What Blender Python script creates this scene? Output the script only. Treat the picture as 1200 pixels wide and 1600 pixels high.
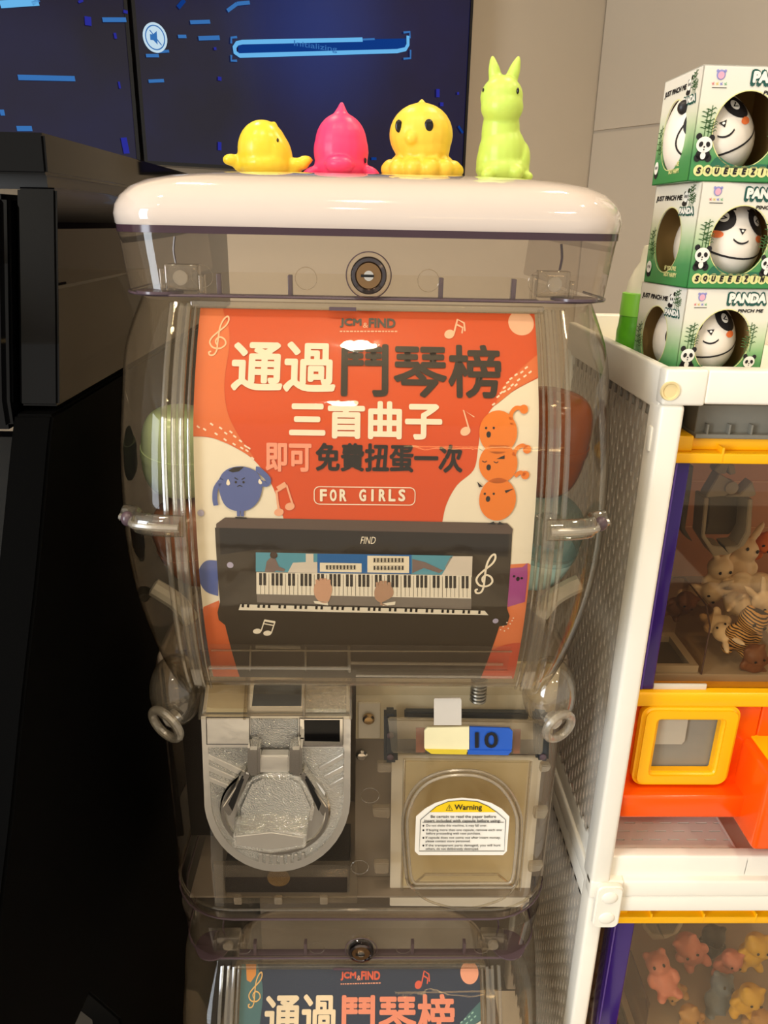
import bpy, bmesh, math, random
from mathutils import Vector, Matrix
from mathutils.geometry import tessellate_polygon
R = math.radians
SC = bpy.context.scene
COL = SC.collection
random.seed(7)
for o in list(bpy.data.objects): bpy.data.objects.remove(o)

# ------------------------------------------------------------------ camera
FPX = 1200.0                       # focal length in pixels of a 1200 x 1600 frame
PITCH, ROLL, YAW = R(20.5), R(1.15), R(1.43)
CAM = Vector((0.0, -0.46, 1.25))
cF = Vector((math.sin(YAW)*math.cos(PITCH), math.cos(YAW)*math.cos(PITCH), -math.sin(PITCH)))
cR0 = Vector((math.cos(YAW), -math.sin(YAW), 0))
cU0 = cR0.cross(cF)
cR = math.cos(ROLL)*cR0 + math.sin(ROLL)*cU0
cU = -math.sin(ROLL)*cR0 + math.cos(ROLL)*cU0
cd = bpy.data.cameras.new('camera'); co = bpy.data.objects.new('camera', cd); COL.objects.link(co)
m = Matrix.Identity(4)
for i in range(3):
    m[i][0] = cR[i]; m[i][1] = cU[i]; m[i][2] = -cF[i]; m[i][3] = CAM[i]
co.matrix_world = m
cd.sensor_fit = 'VERTICAL'; cd.sensor_height = 24.0; cd.sensor_width = 18.0
cd.lens = FPX/1600*24.0; cd.clip_start = 0.01
SC.camera = co

def ray(px, py):
    return cF + cR*((px-600)/FPX) + cU*((800-py)/FPX)
def at(px, py, Y=0.0):             # point seen at a pixel on the plane y = Y
    d = ray(px, py); return CAM + d*((Y-CAM.y)/d.y)
def atx(px, py, X):
    d = ray(px, py); return CAM + d*((X-CAM.x)/d.x)
def atp(px, py, p0, n):            # on any plane
    d = ray(px, py); return CAM + d*((p0-CAM).dot(n)/d.dot(n))

# ------------------------------------------------------------------ world, lights, exposure
SC.view_settings.view_transform = 'Standard'
SC.view_settings.look = 'None'
SC.view_settings.exposure = -0.16
SC.view_settings.gamma = 1.0
SC.view_settings.use_curve_mapping = False
SC.cycles.max_bounces = 14
SC.cycles.transparent_max_bounces = 40
SC.cycles.transmission_bounces = 10
SC.cycles.glossy_bounces = 6
SC.cycles.use_denoising = True
SC.cycles.sample_clamp_indirect = 6.0
SC.cycles.caustics_reflective = False
SC.cycles.caustics_refractive = False
W = bpy.data.worlds.new('world'); SC.world = W; W.use_nodes = True
bg = W.node_tree.nodes['Background']; bg.inputs[0].default_value = (1.0, 0.93, 0.82, 1); bg.inputs[1].default_value = 0.84

def area_light(name, loc, target, size, power, col, sy=None, shape='RECTANGLE'):
    l = bpy.data.lights.new(name, 'AREA'); l.shape = shape; l.size = size
    if sy: l.size_y = sy
    l.energy = power; l.color = col
    o = bpy.data.objects.new(name, l); COL.objects.link(o); o.location = loc
    o.rotation_euler = (Vector(target)-Vector(loc)).to_track_quat('-Z', 'Y').to_euler()
    return o
# daylight through the shop front, far behind the viewer on the left
area_light('shopfront_daylight', (-2.6, -2.2, 1.5), (0, 0.1, 1.1), 1.0, 100, (0.86, 0.93, 1.0), 2.0)
DOWNLIGHTS = [(-0.75, -0.55), (-0.03, -0.75), (0.95, -0.45), (-0.5, 0.75), (0.55, 0.65), (1.35, 0.5), (-0.1, -1.9), (0.9, -1.8), (-1.1, -1.8)]
DOWN_POWER = 5.5

# ------------------------------------------------------------------ colour and material helpers
def lin(c):
    return tuple(((v/255)/12.92 if v/255 <= 0.04045 else ((v/255+0.055)/1.055)**2.4) for v in c)
MATS = {}
def mat(name, rgb, rough=0.5, metal=0.0, spec=0.5, coat=0.0, var=0.06, scale=60.0, bump=0.0, bscale=400.0, sss=0.0, emit=0.0, trans=0.0, ior=1.45):
    if name in MATS: return MATS[name]
    m = bpy.data.materials.new(name); m.use_nodes = True; MATS[name] = m
    nt = m.node_tree; b = nt.nodes['Principled BSDF']
    c = lin(rgb)
    tc = nt.nodes.new('ShaderNodeTexCoord')
    nz = nt.nodes.new('ShaderNodeTexNoise'); nz.inputs['Scale'].default_value = scale; nz.inputs['Detail'].default_value = 3
    nt.links.new(tc.outputs['Object'], nz.inputs['Vector'])
    mx = nt.nodes.new('ShaderNodeMixRGB'); mx.inputs[1].default_value = tuple(v*(1-var) for v in c)+(1,); mx.inputs[2].default_value = tuple(min(1, v*(1+var)) for v in c)+(1,)
    nt.links.new(nz.outputs['Fac'], mx.inputs[0]); nt.links.new(mx.outputs[0], b.inputs['Base Color'])
    b.inputs['Roughness'].default_value = rough; b.inputs['Metallic'].default_value = metal
    b.inputs['Specular IOR Level'].default_value = spec; b.inputs['Coat Weight'].default_value = coat
    b.inputs['IOR'].default_value = ior
    if trans: b.inputs['Transmission Weight'].default_value = trans
    if sss:
        b.inputs['Subsurface Weight'].default_value = sss; b.inputs['Subsurface Radius'].default_value = (0.01, 0.008, 0.004); b.inputs['Subsurface Scale'].default_value = 0.6
    if emit:
        b.inputs['Emission Strength'].default_value = emit; nt.links.new(mx.outputs[0], b.inputs['Emission Color'])
    if bump:
        n2 = nt.nodes.new('ShaderNodeTexNoise'); n2.inputs['Scale'].default_value = bscale; n2.inputs['Detail'].default_value = 2
        nt.links.new(tc.outputs['Object'], n2.inputs['Vector'])
        bp = nt.nodes.new('ShaderNodeBump'); bp.inputs['Strength'].default_value = bump; bp.inputs['Distance'].default_value = 0.001
        nt.links.new(n2.outputs['Fac'], bp.inputs['Height']); nt.links.new(bp.outputs[0], b.inputs['Normal'])
    return m
def clear(name, tint, edge, f0=0.05, f1=0.55, rough=0.02, power=4.0, wave=0.0, haze=0.0):
    """thin sheet of clear plastic: tinted transmission, absorbing more at a slant, with a Fresnel-like gloss"""
    if name in MATS: return MATS[name]
    m = bpy.data.materials.new(name); m.use_nodes = True; MATS[name] = m
    nt = m.node_tree; nt.nodes.clear(); N = nt.nodes.new; L = nt.links.new
    out = N('ShaderNodeOutputMaterial'); tr = N('ShaderNodeBsdfTransparent'); gl = N('ShaderNodeBsdfGlossy'); mx = N('ShaderNodeMixShader')
    lw = N('ShaderNodeLayerWeight'); lw.inputs[0].default_value = 0.5
    pw = N('ShaderNodeMath'); pw.operation = 'POWER'; pw.inputs[1].default_value = power; L(lw.outputs['Facing'], pw.inputs[0])
    ma = N('ShaderNodeMath'); ma.operation = 'MULTIPLY_ADD'; ma.inputs[1].default_value = f1; ma.inputs[2].default_value = f0; L(pw.outputs[0], ma.inputs[0])
    cm = N('ShaderNodeMixRGB'); cm.inputs[1].default_value = lin(tint)+(1,); cm.inputs[2].default_value = lin(edge)+(1,); L(pw.outputs[0], cm.inputs[0])
    L(cm.outputs[0], tr.inputs[0]); gl.inputs['Roughness'].default_value = rough; gl.inputs[0].default_value = (1, 1, 1, 1)
    if wave:
        tc = N('ShaderNodeTexCoord'); nz = N('ShaderNodeTexNoise'); nz.inputs['Scale'].default_value = 45
        L(tc.outputs['Object'], nz.inputs['Vector']); bp = N('ShaderNodeBump'); bp.inputs['Strength'].default_value = wave; bp.inputs['Distance'].default_value = 0.003
        L(nz.outputs['Fac'], bp.inputs['Height']); L(bp.outputs[0], gl.inputs['Normal'])
    body = tr.outputs[0]
    if haze:                       # milky bloom of moulded plastic
        df = N('ShaderNodeBsdfDiffuse'); df.inputs[0].default_value = lin((226, 216, 196))+(1,); hz = N('ShaderNodeMixShader'); hz.inputs[0].default_value = haze
        L(tr.outputs[0], hz.inputs[1]); L(df.outputs[0], hz.inputs[2]); body = hz.outputs[0]
    L(ma.outputs[0], mx.inputs[0]); L(body, mx.inputs[1]); L(gl.outputs[0], mx.inputs[2]); L(mx.outputs[0], out.inputs[0])
    return m
def flat(name, rgb, rough=0.55):   # printed ink
    return mat('ink_'+name, rgb, rough, var=0.03, scale=300)
def screen_mat(name, rgb, s):
    if name in MATS: return MATS[name]
    m = bpy.data.materials.new(name); m.use_nodes = True; MATS[name] = m
    nt = m.node_tree; nt.nodes.clear()
    out = nt.nodes.new('ShaderNodeOutputMaterial'); e = nt.nodes.new('ShaderNodeEmission')
    e.inputs[0].default_value = lin(rgb)+(1,); e.inputs[1].default_value = s
    nt.links.new(e.outputs[0], out.inputs[0]); return m

M = {}
M['white_gloss'] = mat('white_gloss_plastic', (206, 192, 181), 0.07, coat=0.6, var=0.015)
M['dark_edge'] = mat('dark_purple_edge', (62, 44, 52), 0.15, var=0.1)
M['clear'] = clear('clear_plastic', (250, 247, 240), (150, 140, 128), 0.018, 0.5, haze=0.006)
M['clear_smoke'] = clear('smoky_clear_plastic', (247, 242, 236), (130, 116, 112), 0.03, 0.5, haze=0.02)
M['clear_rib'] = clear('clear_plastic_rib', (238, 233, 222), (170, 160, 148), 0.08, 0.55, 0.06, 3.0, haze=0.05)
M['clear_frost'] = clear('frosted_clear_plastic', (232, 226, 214), (160, 152, 140), 0.08, 0.4, 0.25, 2.0, haze=0.22)
M['clear_milky'] = clear('milky_clear_plastic', (240, 234, 222), (170, 160, 146), 0.07, 0.5, 0.08, 2.5, haze=0.09)
M['clear_window'] = clear('clear_window_sheet', (248, 244, 236), (170, 160, 150), 0.022, 0.6, 0.035, 4.0, 0.12)
M['tab'] = mat('smoke_purple_tab', (86, 70, 76), 0.2)
M['chrome'] = mat('chrome', (226, 222, 214), 0.07, 1.0, var=0.02)
M['chrome_speckle'] = mat('speckled_chrome', (222, 219, 212), 0.17, 0.9, var=0.4, scale=1400, bump=1.0, bscale=1300)
M['chrome_satin'] = mat('satin_chrome', (232, 228, 220), 0.2, 0.72, var=0.03, bump=0.25, bscale=70)
M['chrome_dark'] = mat('dark_chrome', (96, 90, 92), 0.12, 1.0)
M['brass'] = mat('brass', (190, 160, 110), 0.25, 1.0)
M['lockface'] = mat('lock_face_metal', (150, 118, 84), 0.3, 1.0)  # brown is a reflection put into the colour; the face itself is chrome
M['black'] = mat('black_plastic', (14, 14, 15), 0.3)
M['black_matt'] = mat('black_matt_board', (2, 2, 2), 0.7, spec=0.03, var=0.02)
M['black_gloss'] = mat('black_piano_lacquer', (3, 3, 4), 0.03, coat=0.0, spec=0.3, var=0.02)
M['steel'] = mat('zinc_steel', (165, 165, 160), 0.35, 1.0)
M['beige_panel'] = mat('beige_inner_plastic', (224, 212, 178), 0.5)
M['grey_panel'] = mat('grey_inner_plastic', (138, 127, 112), 0.45)
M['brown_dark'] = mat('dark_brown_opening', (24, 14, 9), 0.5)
M['offwhite'] = mat('offwhite_plastic', (226, 219, 200), 0.4)
M['slate'] = mat('slate_grey_plastic', (52, 57, 62), 0.35)
M['shelf'] = mat('white_shelf_plastic', (238, 232, 218), 0.32, var=0.02)
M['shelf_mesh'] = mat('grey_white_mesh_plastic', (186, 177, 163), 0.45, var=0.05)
M['yellow'] = mat('toy_yellow_plastic', (244, 178, 8), 0.28, var=0.03)
M['orange'] = mat('toy_orange_plastic', (238, 84, 6), 0.22, var=0.03)
M['purple'] = mat('toy_purple_plastic', (46, 18, 104), 0.15, var=0.04)
M['grey_toy'] = mat('toy_grey_plastic', (122, 118, 106), 0.4)
M['claw'] = mat('toy_claw_grey', (150, 148, 142), 0.35)
M['pinkwall'] = mat('pinkish_back_panel', (206, 156, 128), 0.4)
M['glass'] = clear('toy_window_sheet', (240, 230, 214), (150, 140, 130), 0.04, 0.4)
M['bunny'] = mat('pearly_white_vinyl', (236, 224, 204), 0.3, sss=0.0)
M['brown'] = mat('brown_vinyl', (122, 84, 62), 0.5)
M['wall'] = mat('beige_wall_panel', (196, 182, 162), 0.55, var=0.02, scale=8)
M['floor'] = mat('floor_tile', (128, 120, 110), 0.3)
def _tiles():                      # large light and dark floor tiles
    nt = M['floor'].node_tree; ck = nt.nodes.new('ShaderNodeTexChecker'); ck.inputs['Scale'].default_value = 1.15
    ck.inputs[1].default_value = lin((214, 204, 188))+(1,); ck.inputs[2].default_value = lin((78, 72, 66))+(1,)
    va = nt.nodes.new('ShaderNodeVectorMath'); va.inputs[1].default_value = (0.5/1.15, 0, 0)
    nt.links.new(nt.nodes['Texture Coordinate'].outputs['Object'], va.inputs[0]); nt.links.new(va.outputs[0], ck.inputs[0]); nt.links.new(ck.outputs[0], nt.nodes['Principled BSDF'].inputs['Base Color'])
_tiles()
M['ceiling'] = mat('ceiling_paint', (225, 218, 205), 0.8)
M['tvblack'] = mat('screen_bezel', (10, 10, 14), 0.25)

# ------------------------------------------------------------------ mesh helpers
def tag(o, label=None, cat=None, group=None, kind=None):
    if label: o['label'] = label
    if cat: o['category'] = cat
    if group: o['group'] = group
    if kind: o['kind'] = kind
    return o
def empty(name, loc=(0, 0, 0), label=None, cat=None, group=None):
    o = bpy.data.objects.new(name, None); COL.objects.link(o); o.location = loc; o.empty_display_size = 0.02
    return tag(o, label, cat, group)
def build(name, bm, material, parent=None, smooth=35, keep=True):
    """bmesh in world coordinates -> one mesh object; keeps its place under its parent"""
    me = bpy.data.meshes.new(name)
    bm.normal_update(); bm.to_mesh(me); bm.free()
    if smooth:
        me.polygons.foreach_set('use_smooth', [True]*len(me.polygons))
        me.set_sharp_from_angle(angle=R(smooth))
    me.materials.append(material)
    o = bpy.data.objects.new(name, me); COL.objects.link(o)
    if parent is not None:
        o.parent = parent
        if keep:
            p = parent; off = Vector((0, 0, 0))
            while p is not None:
                off += Vector(p.location); p = p.parent
            o.location = -off
    else:                          # origin at the base centre
        xs = [v.co for v in me.vertices]
        c = Vector(((min(v.x for v in xs)+max(v.x for v in xs))/2, (min(v.y for v in xs)+max(v.y for v in xs))/2, min(v.z for v in xs)))
        me.transform(Matrix.Translation(-c)); o.location = c
    return o
def new(): return bmesh.new()
def box(bm, x0, x1, y0, y1, z0, z1, bev=0.0, seg=2, rot=None):
    vs = [bm.verts.new((x, y, z)) for x in (x0, x1) for y in (y0, y1) for z in (z0, z1)]
    q = [(0, 1, 3, 2), (4, 6, 7, 5), (0, 4, 5, 1), (2, 3, 7, 6), (0, 2, 6, 4), (1, 5, 7, 3)]
    fs = [bm.faces.new([vs[i] for i in f]) for f in q]
    if bev:
        es = list({e for f in fs for e in f.edges})
        r = bmesh.ops.bevel(bm, geom=es, offset=bev, segments=seg, affect='EDGES', profile=0.5)
        vs = list({v for f in r['faces'] for v in f.verts} | {v for v in vs if v.is_valid})
    if rot is not None:
        bmesh.ops.transform(bm, matrix=rot, verts=vs)
    return vs
def cyl(bm, p, q, r, n=20, r2=None, caps=True):
    p, q = Vector(p), Vector(q); d = (q-p); L = d.length; d.normalize()
    a = d.orthogonal().normalized(); b = d.cross(a); r2 = r if r2 is None else r2
    A, B = [], []
    for i in range(n):
        t = 2*math.pi*i/n; k = a*math.cos(t)+b*math.sin(t)
        A.append(bm.verts.new(p+k*r)); B.append(bm.verts.new(q+k*r2))
    for i in range(n):
        j = (i+1) % n; bm.faces.new((A[i], A[j], B[j], B[i]))
    if caps:
        bm.faces.new(A[::-1]); bm.faces.new(B)
    return A+B
def tube(bm, pts, r, n=8, closed=False, caps=True):
    pts = [Vector(p) for p in pts]; N = len(pts); rings = []
    up = None
    for i, p in enumerate(pts):
        if closed: t = (pts[(i+1) % N]-pts[i-1]).normalized()
        else: t = (pts[min(i+1, N-1)]-pts[max(i-1, 0)]).normalized()
        if up is None: up = t.orthogonal().normalized()
        up = (up - t*up.dot(t)).normalized(); s = t.cross(up)
        rr = r[i] if isinstance(r, (list, tuple)) else r
        rings.append([bm.verts.new(p+(up*math.cos(2*math.pi*k/n)+s*math.sin(2*math.pi*k/n))*rr) for k in range(n)])
    for i in range(N if closed else N-1):
        A, B = rings[i], rings[(i+1) % N]
        for k in range(n):
            j = (k+1) % n; bm.faces.new((A[k], A[j], B[j], B[k]))
    if caps and not closed:
        bm.faces.new(rings[0][::-1]); bm.faces.new(rings[-1])
def lathe(bm, prof, c=(0, 0, 0), axis='z', n=32, M4=None):
    """prof: (radius, height) pairs"""
    c = Vector(c); rings = []
    def P(r, h, t):
        x, y = r*math.cos(t), r*math.sin(t)
        v = {'z': Vector((x, y, h)), 'y': Vector((x, h, y)), 'x': Vector((h, x, y))}[axis]
        if M4 is not None: v = M4 @ v
        return c+v
    vs = []
    for r, h in prof:
        if r < 1e-7: rings.append([bm.verts.new(P(0, h, 0))])
        else: rings.append([bm.verts.new(P(r, h, 2*math.pi*i/n)) for i in range(n)])
    for A, B in zip(rings, rings[1:]):
        if len(A) == 1 and len(B) == 1: continue
        for i in range(n):
            j = (i+1) % n
            if len(A) == 1: bm.faces.new((A[0], B[i], B[j]))
            elif len(B) == 1: bm.faces.new((A[i], A[j], B[0]))
            else: bm.faces.new((A[i], A[j], B[j], B[i]))
def ell(bm, c, r, n=20, m=14, rot=None):
    c = Vector(c); rings = []
    for k in range(m+1):
        th = math.pi*k/m; z = -math.cos(th); s = math.sin(th)
        if k in (0, m): pts = [Vector((0, 0, z*r[2]))]
        else: pts = [Vector((s*math.cos(2*math.pi*i/n)*r[0], s*math.sin(2*math.pi*i/n)*r[1], z*r[2])) for i in range(n)]
        rings.append([bm.verts.new(c+((rot @ p) if rot is not None else p)) for p in pts])
    for A, B in zip(rings, rings[1:]):
        for i in range(n):
            j = (i+1) % n
            if len(A) == 1: bm.faces.new((A[0], B[j], B[i]))
            elif len(B) == 1: bm.faces.new((A[i], A[j], B[0]))
            else: bm.faces.new((A[i], A[j], B[j], B[i]))
def ring(hw, y0, y1, z, r, n=8, rb=None):
    """rounded rectangle, counter-clockwise seen from above, starting at the front right"""
    pts = []; rb = r if rb is None else rb
    for cx, cy, a0, rr in ((hw-r, y0+r, -90, r), (hw-rb, y1-rb, 0, rb), (-hw+rb, y1-rb, 90, rb), (-hw+r, y0+r, 180, r)):
        for i in range(n+1):
            t = R(a0+90*i/n); pts.append(Vector((cx+rr*math.cos(t), cy+rr*math.sin(t), z)))
    return pts
def loft(bm, rings, closed=True, cap0=False, cap1=False):
    V = [[bm.verts.new(p) for p in r] for r in rings]
    for A, B in zip(V, V[1:]):
        n = len(A)
        for i in range(n if closed else n-1):
            j = (i+1) % n
            bm.faces.new((A[i], A[j], B[j], B[i]))
    if cap0: bm.faces.new(V[0][::-1])
    if cap1: bm.faces.new(V[-1])
def extrude_poly(bm, pts, d, holes=()):
    """flat polygon (3-D points, may be concave, with holes) pushed along d"""
    loops = [[Vector(p) for p in pts]]+[[Vector(p) for p in h] for h in holes]
    d = Vector(d); allp = [p for l in loops for p in l]
    A = [bm.verts.new(p) for p in allp]; B = [bm.verts.new(p+d) for p in allp]
    for t in tessellate_polygon(loops):
        for V, o in ((A, 1), (B, -1)):
            try: bm.faces.new([V[i] for i in t][::o])
            except ValueError: pass
    k = 0
    for l in loops:
        n = len(l)
        for i in range(n):
            j = (i+1) % n
            bm.faces.new((A[k+i], A[k+j], B[k+j], B[k+i]))
        k += n
    bmesh.ops.recalc_face_normals(bm, faces=bm.faces[:])
def spline(pts, n=8, closed=False):
    P = [tuple(p) for p in pts]; out = []; N = len(P)
    rng = range(N) if closed else range(N-1)
    for i in rng:
        p0 = P[(i-1) % N] if closed or i > 0 else P[0]; p1 = P[i]; p2 = P[(i+1) % N]
        p3 = P[(i+2) % N] if closed or i+2 < N else P[-1]
        for k in range(n):
            t = k/n
            out.append(tuple(0.5*((2*b)+(-a+c)*t+(2*a-5*b+4*c-d)*t*t+(-a+3*b-3*c+d)*t**3) for a, b, c, d in zip(p0, p1, p2, p3)))
    if not closed: out.append(P[-1])
    return out
def interp(tab, z):
    tab = sorted(tab)
    if z <= tab[0][0]: return tab[0][1]
    for (a, b), (c, d) in zip(tab, tab[1:]):
        if z <= c:
            t = (z-a)/(c-a); t2 = t; return b+(d-b)*t2
    return tab[-1][1]
def blob(name, parts, material, parent, voxel=0.0012, smooth=6, extra=None):
    """several overlapping solids fused into one continuous skin"""
    bm = new()
    for f in parts: f(bm)
    me = bpy.data.meshes.new(name); bm.to_mesh(me); bm.free()
    o = bpy.data.objects.new(name, me); COL.objects.link(o)
    r = o.modifiers.new('r', 'REMESH'); r.mode = 'VOXEL'; r.voxel_size = voxel
    s = o.modifiers.new('s', 'SMOOTH'); s.iterations = smooth; s.factor = 0.5
    dg = bpy.context.evaluated_depsgraph_get(); dg.update()
    me2 = bpy.data.meshes.new_from_object(o.evaluated_get(dg))
    bpy.data.objects.remove(o); bpy.data.meshes.remove(me)
    b2 = new(); b2.from_mesh(me2); bpy.data.meshes.remove(me2)
    return build(name, b2, material, parent, smooth=180)
def copy_tree(o, parent=None):
    c = o.copy(); COL.objects.link(c); c.parent = parent
    for ch in list(o.children): copy_tree(ch, c)
    return c

# ------------------------------------------------------------------ print on surfaces: flat art in (u, v), mapped to 3-D
def text_tris(body, bold=0.0, shear=0.0, space=1.0):
    c = bpy.data.curves.new('t', 'FONT'); c.body = body; c.offset = bold; c.shear = shear; c.space_character = space
    c.resolution_u = 3; c.fill_mode = 'FRONT'
    o = bpy.data.objects.new('t', c); COL.objects.link(o); bpy.context.view_layer.update()
    me = o.to_mesh(); V = [(v.co.x, v.co.y) for v in me.vertices]; F = [tuple(p.vertices) for p in me.polygons]
    o.to_mesh_clear(); bpy.data.objects.remove(o); bpy.data.curves.remove(c)
    return V, F
def fit(V, x0, x1, y0, y1):
    ax, bx = min(v[0] for v in V), max(v[0] for v in V); ay, by = min(v[1] for v in V), max(v[1] for v in V)
    return [(x0+(v[0]-ax)/(bx-ax)*(x1-x0), y0+(v[1]-ay)/(by-ay)*(y1-y0)) for v in V]
class Art:
    """a printed layer: triangles in (u, v)"""
    def __init__(s): s.bm = new()
    def poly(s, pts, holes=()):
        loops = [[Vector((p[0], p[1], 0)) for p in l] for l in ([pts]+list(holes))]
        A = [s.bm.verts.new(p) for l in loops for p in l]
        for t in tessellate_polygon(loops):
            try: s.bm.faces.new([A[i] for i in t])
            except ValueError: pass
        return s
    def circle(s, c, r, n=28, ry=None, rot=0):
        ry = r if ry is None else ry; ca, sa = math.cos(rot), math.sin(rot)
        return s.poly([(c[0]+r*math.cos(2*math.pi*i/n)*ca-ry*math.sin(2*math.pi*i/n)*sa, c[1]+r*math.cos(2*math.pi*i/n)*sa+ry*math.sin(2*math.pi*i/n)*ca) for i in range(n)])
    def line(s, pts, w, closed=False):
        P = [Vector((p[0], p[1])) for p in pts]; N = len(P); L, Rr = [], []
        for i, p in enumerate(P):
            ww = w[i] if isinstance(w, (list, tuple)) else w
            a = P[(i-1) % N] if closed or i > 0 else p; b = P[(i+1) % N] if closed or i < N-1 else p
            t = (b-a); t = t.normalized() if t.length > 0 else Vector((1, 0)); n = Vector((-t.y, t.x))*ww/2
            L.append(s.bm.verts.new((p.x+n.x, p.y+n.y, 0))); Rr.append(s.bm.verts.new((p.x-n.x, p.y-n.y, 0)))
        for i in range(N if closed else N-1):
            j = (i+1) % N; s.bm.faces.new((L[i], Rr[i], Rr[j], L[j]))
        return s
    def text(s, body, x0, x1, y0, y1, bold=0.0, shear=0.0, space=1.0):
        """bold: stroke growth as a share of the letter height, by stamping the glyphs around a small circle"""
        V, F = text_tris(body, 0.0, shear, space); g = bold*abs(y1-y0); sx = 1 if x1 > x0 else -1; sy = 1 if y1 > y0 else -1
        V = fit(V, x0+g*sx, x1-g*sx, y0+g*sy, y1-g*sy)
        for k in range(8 if bold else 1):
            ox, oy = (g*math.cos(2*math.pi*k/8), g*math.sin(2*math.pi*k/8)) if bold else (0, 0)
            A = [s.bm.verts.new((v[0]+ox, v[1]+oy, k*1.2e-5)) for v in V]
            for f in F:
                try: s.bm.faces.new([A[i] for i in f])
                except ValueError: pass
        return s
    def put(s, name, f, material, parent, step=None, axis=1):
        """f(u, v, lift) -> 3-D; cut across v so that the print follows a bent sheet"""
        bm = s.bm
        if step and bm.verts:
            vs = [v.co[axis] for v in bm.verts]; a = min(vs); b = max(vs); k = math.floor(a/step)+1
            while k*step < b:
                co = [0, 0, 0]; no = [0, 0, 0]; co[axis] = k*step; no[axis] = 1
                bmesh.ops.bisect_plane(bm, geom=bm.verts[:]+bm.edges[:]+bm.faces[:], plane_co=co, plane_no=no); k += 1
        for v in bm.verts: v.co = f(v.co.x, v.co.y, v.co.z)
        return build(name, bm, material, parent, smooth=60)
def rrect(x0, x1, y0, y1, r, n=5):
    out = []
    for cx, cy, a in ((x1-r, y1-r, 0), (x0+r, y1-r, 90), (x0+r, y0+r, 180), (x1-r, y0+r, 270)):
        for i in range(n+1): t = R(a+90*i/n); out.append((cx+r*math.cos(t), cy+r*math.sin(t)))
    return out

# ================================================================== the setting
WD = Vector((math.cos(R(30)), math.sin(R(30)), 0)); WN = Vector((WD.y, -WD.x, 0))    # screen wall runs away to the right; normal towards the room
W0 = at(475, 200, 1.55); W0.z = 0
corner = atp(934, 150, W0, WN); corner.z = 0
RD = Vector((WD.y, -WD.x, 0))
def slab(name, a, b, n, z0, z1, th, material, kind='structure', gap=None):
    bm = new(); a = Vector(a); b = Vector(b); a.z = b.z = z0
    extrude_poly(bm, [a, b, b+Vector((0, 0, z1-z0)), a+Vector((0, 0, z1-z0))], n*th)
    o = build(name, bm, material, None, 0); tag(o, kind=kind); return o
wall_back = slab('wall_back', corner-WD*4.2, corner, -WN, 0, 2.75, 0.08, M['wall'])
# right wall: panels with recessed joints
wr = slab('wall_right', corner, corner+RD*2.6, WD, 0, 2.75, 0.08, M['wall'])
zj = (atp(930, 207, corner, WD)).z
for (s0, s1) in ((0.004, 1.296), (1.304, 2.6)):
    for (z0, z1) in ((0.02, zj-0.004), (zj+0.004, 2.72)):
        bm = new(); a = corner+RD*s0; b = corner+RD*s1
        a.z = b.z = z0
        extrude_poly(bm, [a, b, b+Vector((0, 0, z1-z0)), a+Vector((0, 0, z1-z0))], -WD*0.006)
        build('wall_panel', bm, M['wall'], wr, 0)
bm = new(); box(bm, -3.4, 3.4, -3.2, 4.2, -0.05, 0.0); tag(build('floor', bm, M['floor'], None, 0), kind='structure')
bm = new(); box(bm, -3.4, 3.4, -3.2, 4.2, 2.76, 2.8); tag(build('ceiling', bm, M['ceiling'], None, 0), kind='structure')
M['lamp_lens'] = screen_mat('downlight_lens', (255, 225, 180), 6.0)
for i, (x, y) in enumerate(DOWNLIGHTS):
    t = empty('ceiling_downlight', (x, y, 2.74), 'round recessed warm ceiling downlight', 'light', 'ceiling downlights')
    bm = new(); lathe(bm, [(0.058, 0.018), (0.075, 0.018), (0.078, 0.012), (0.075, 0.004), (0.058, 0.0), (0.055, 0.01), (0.058, 0.018)], (x, y, 2.74)); build('trim_ring', bm, M['white_gloss'], t)
    bm = new(); lathe(bm, [(0.0, 0.016), (0.056, 0.016)], (x, y, 2.74)); build('lens', bm, M['lamp_lens'], t)
    a = area_light('downlight_lamp', (x, y, 2.735), (x*0.85, y*0.85, 0), 0.11, DOWN_POWER, (1.0, 0.84, 0.62), None, 'DISK'); a.data.spread = R(130)

# linear pendant lamp hanging far behind the viewer
t = empty('pendant_lamp', (0.95, -3.0, 1.92), 'long linear pendant lamp hanging from the ceiling', 'lamp')
bm = new(); cyl(bm, (0.2, -3.0, 1.92), (1.7, -3.0, 1.92), 0.016, 14); build('tube', bm, screen_mat('pendant_glow', (255, 214, 150), 14.0), t)
for x in (0.35, 1.55):
    bm = new(); cyl(bm, (x, -3.0, 1.93), (x, -3.0, 2.765), 0.003, 8); build('hanging_rod', bm, M['steel'], t)

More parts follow.
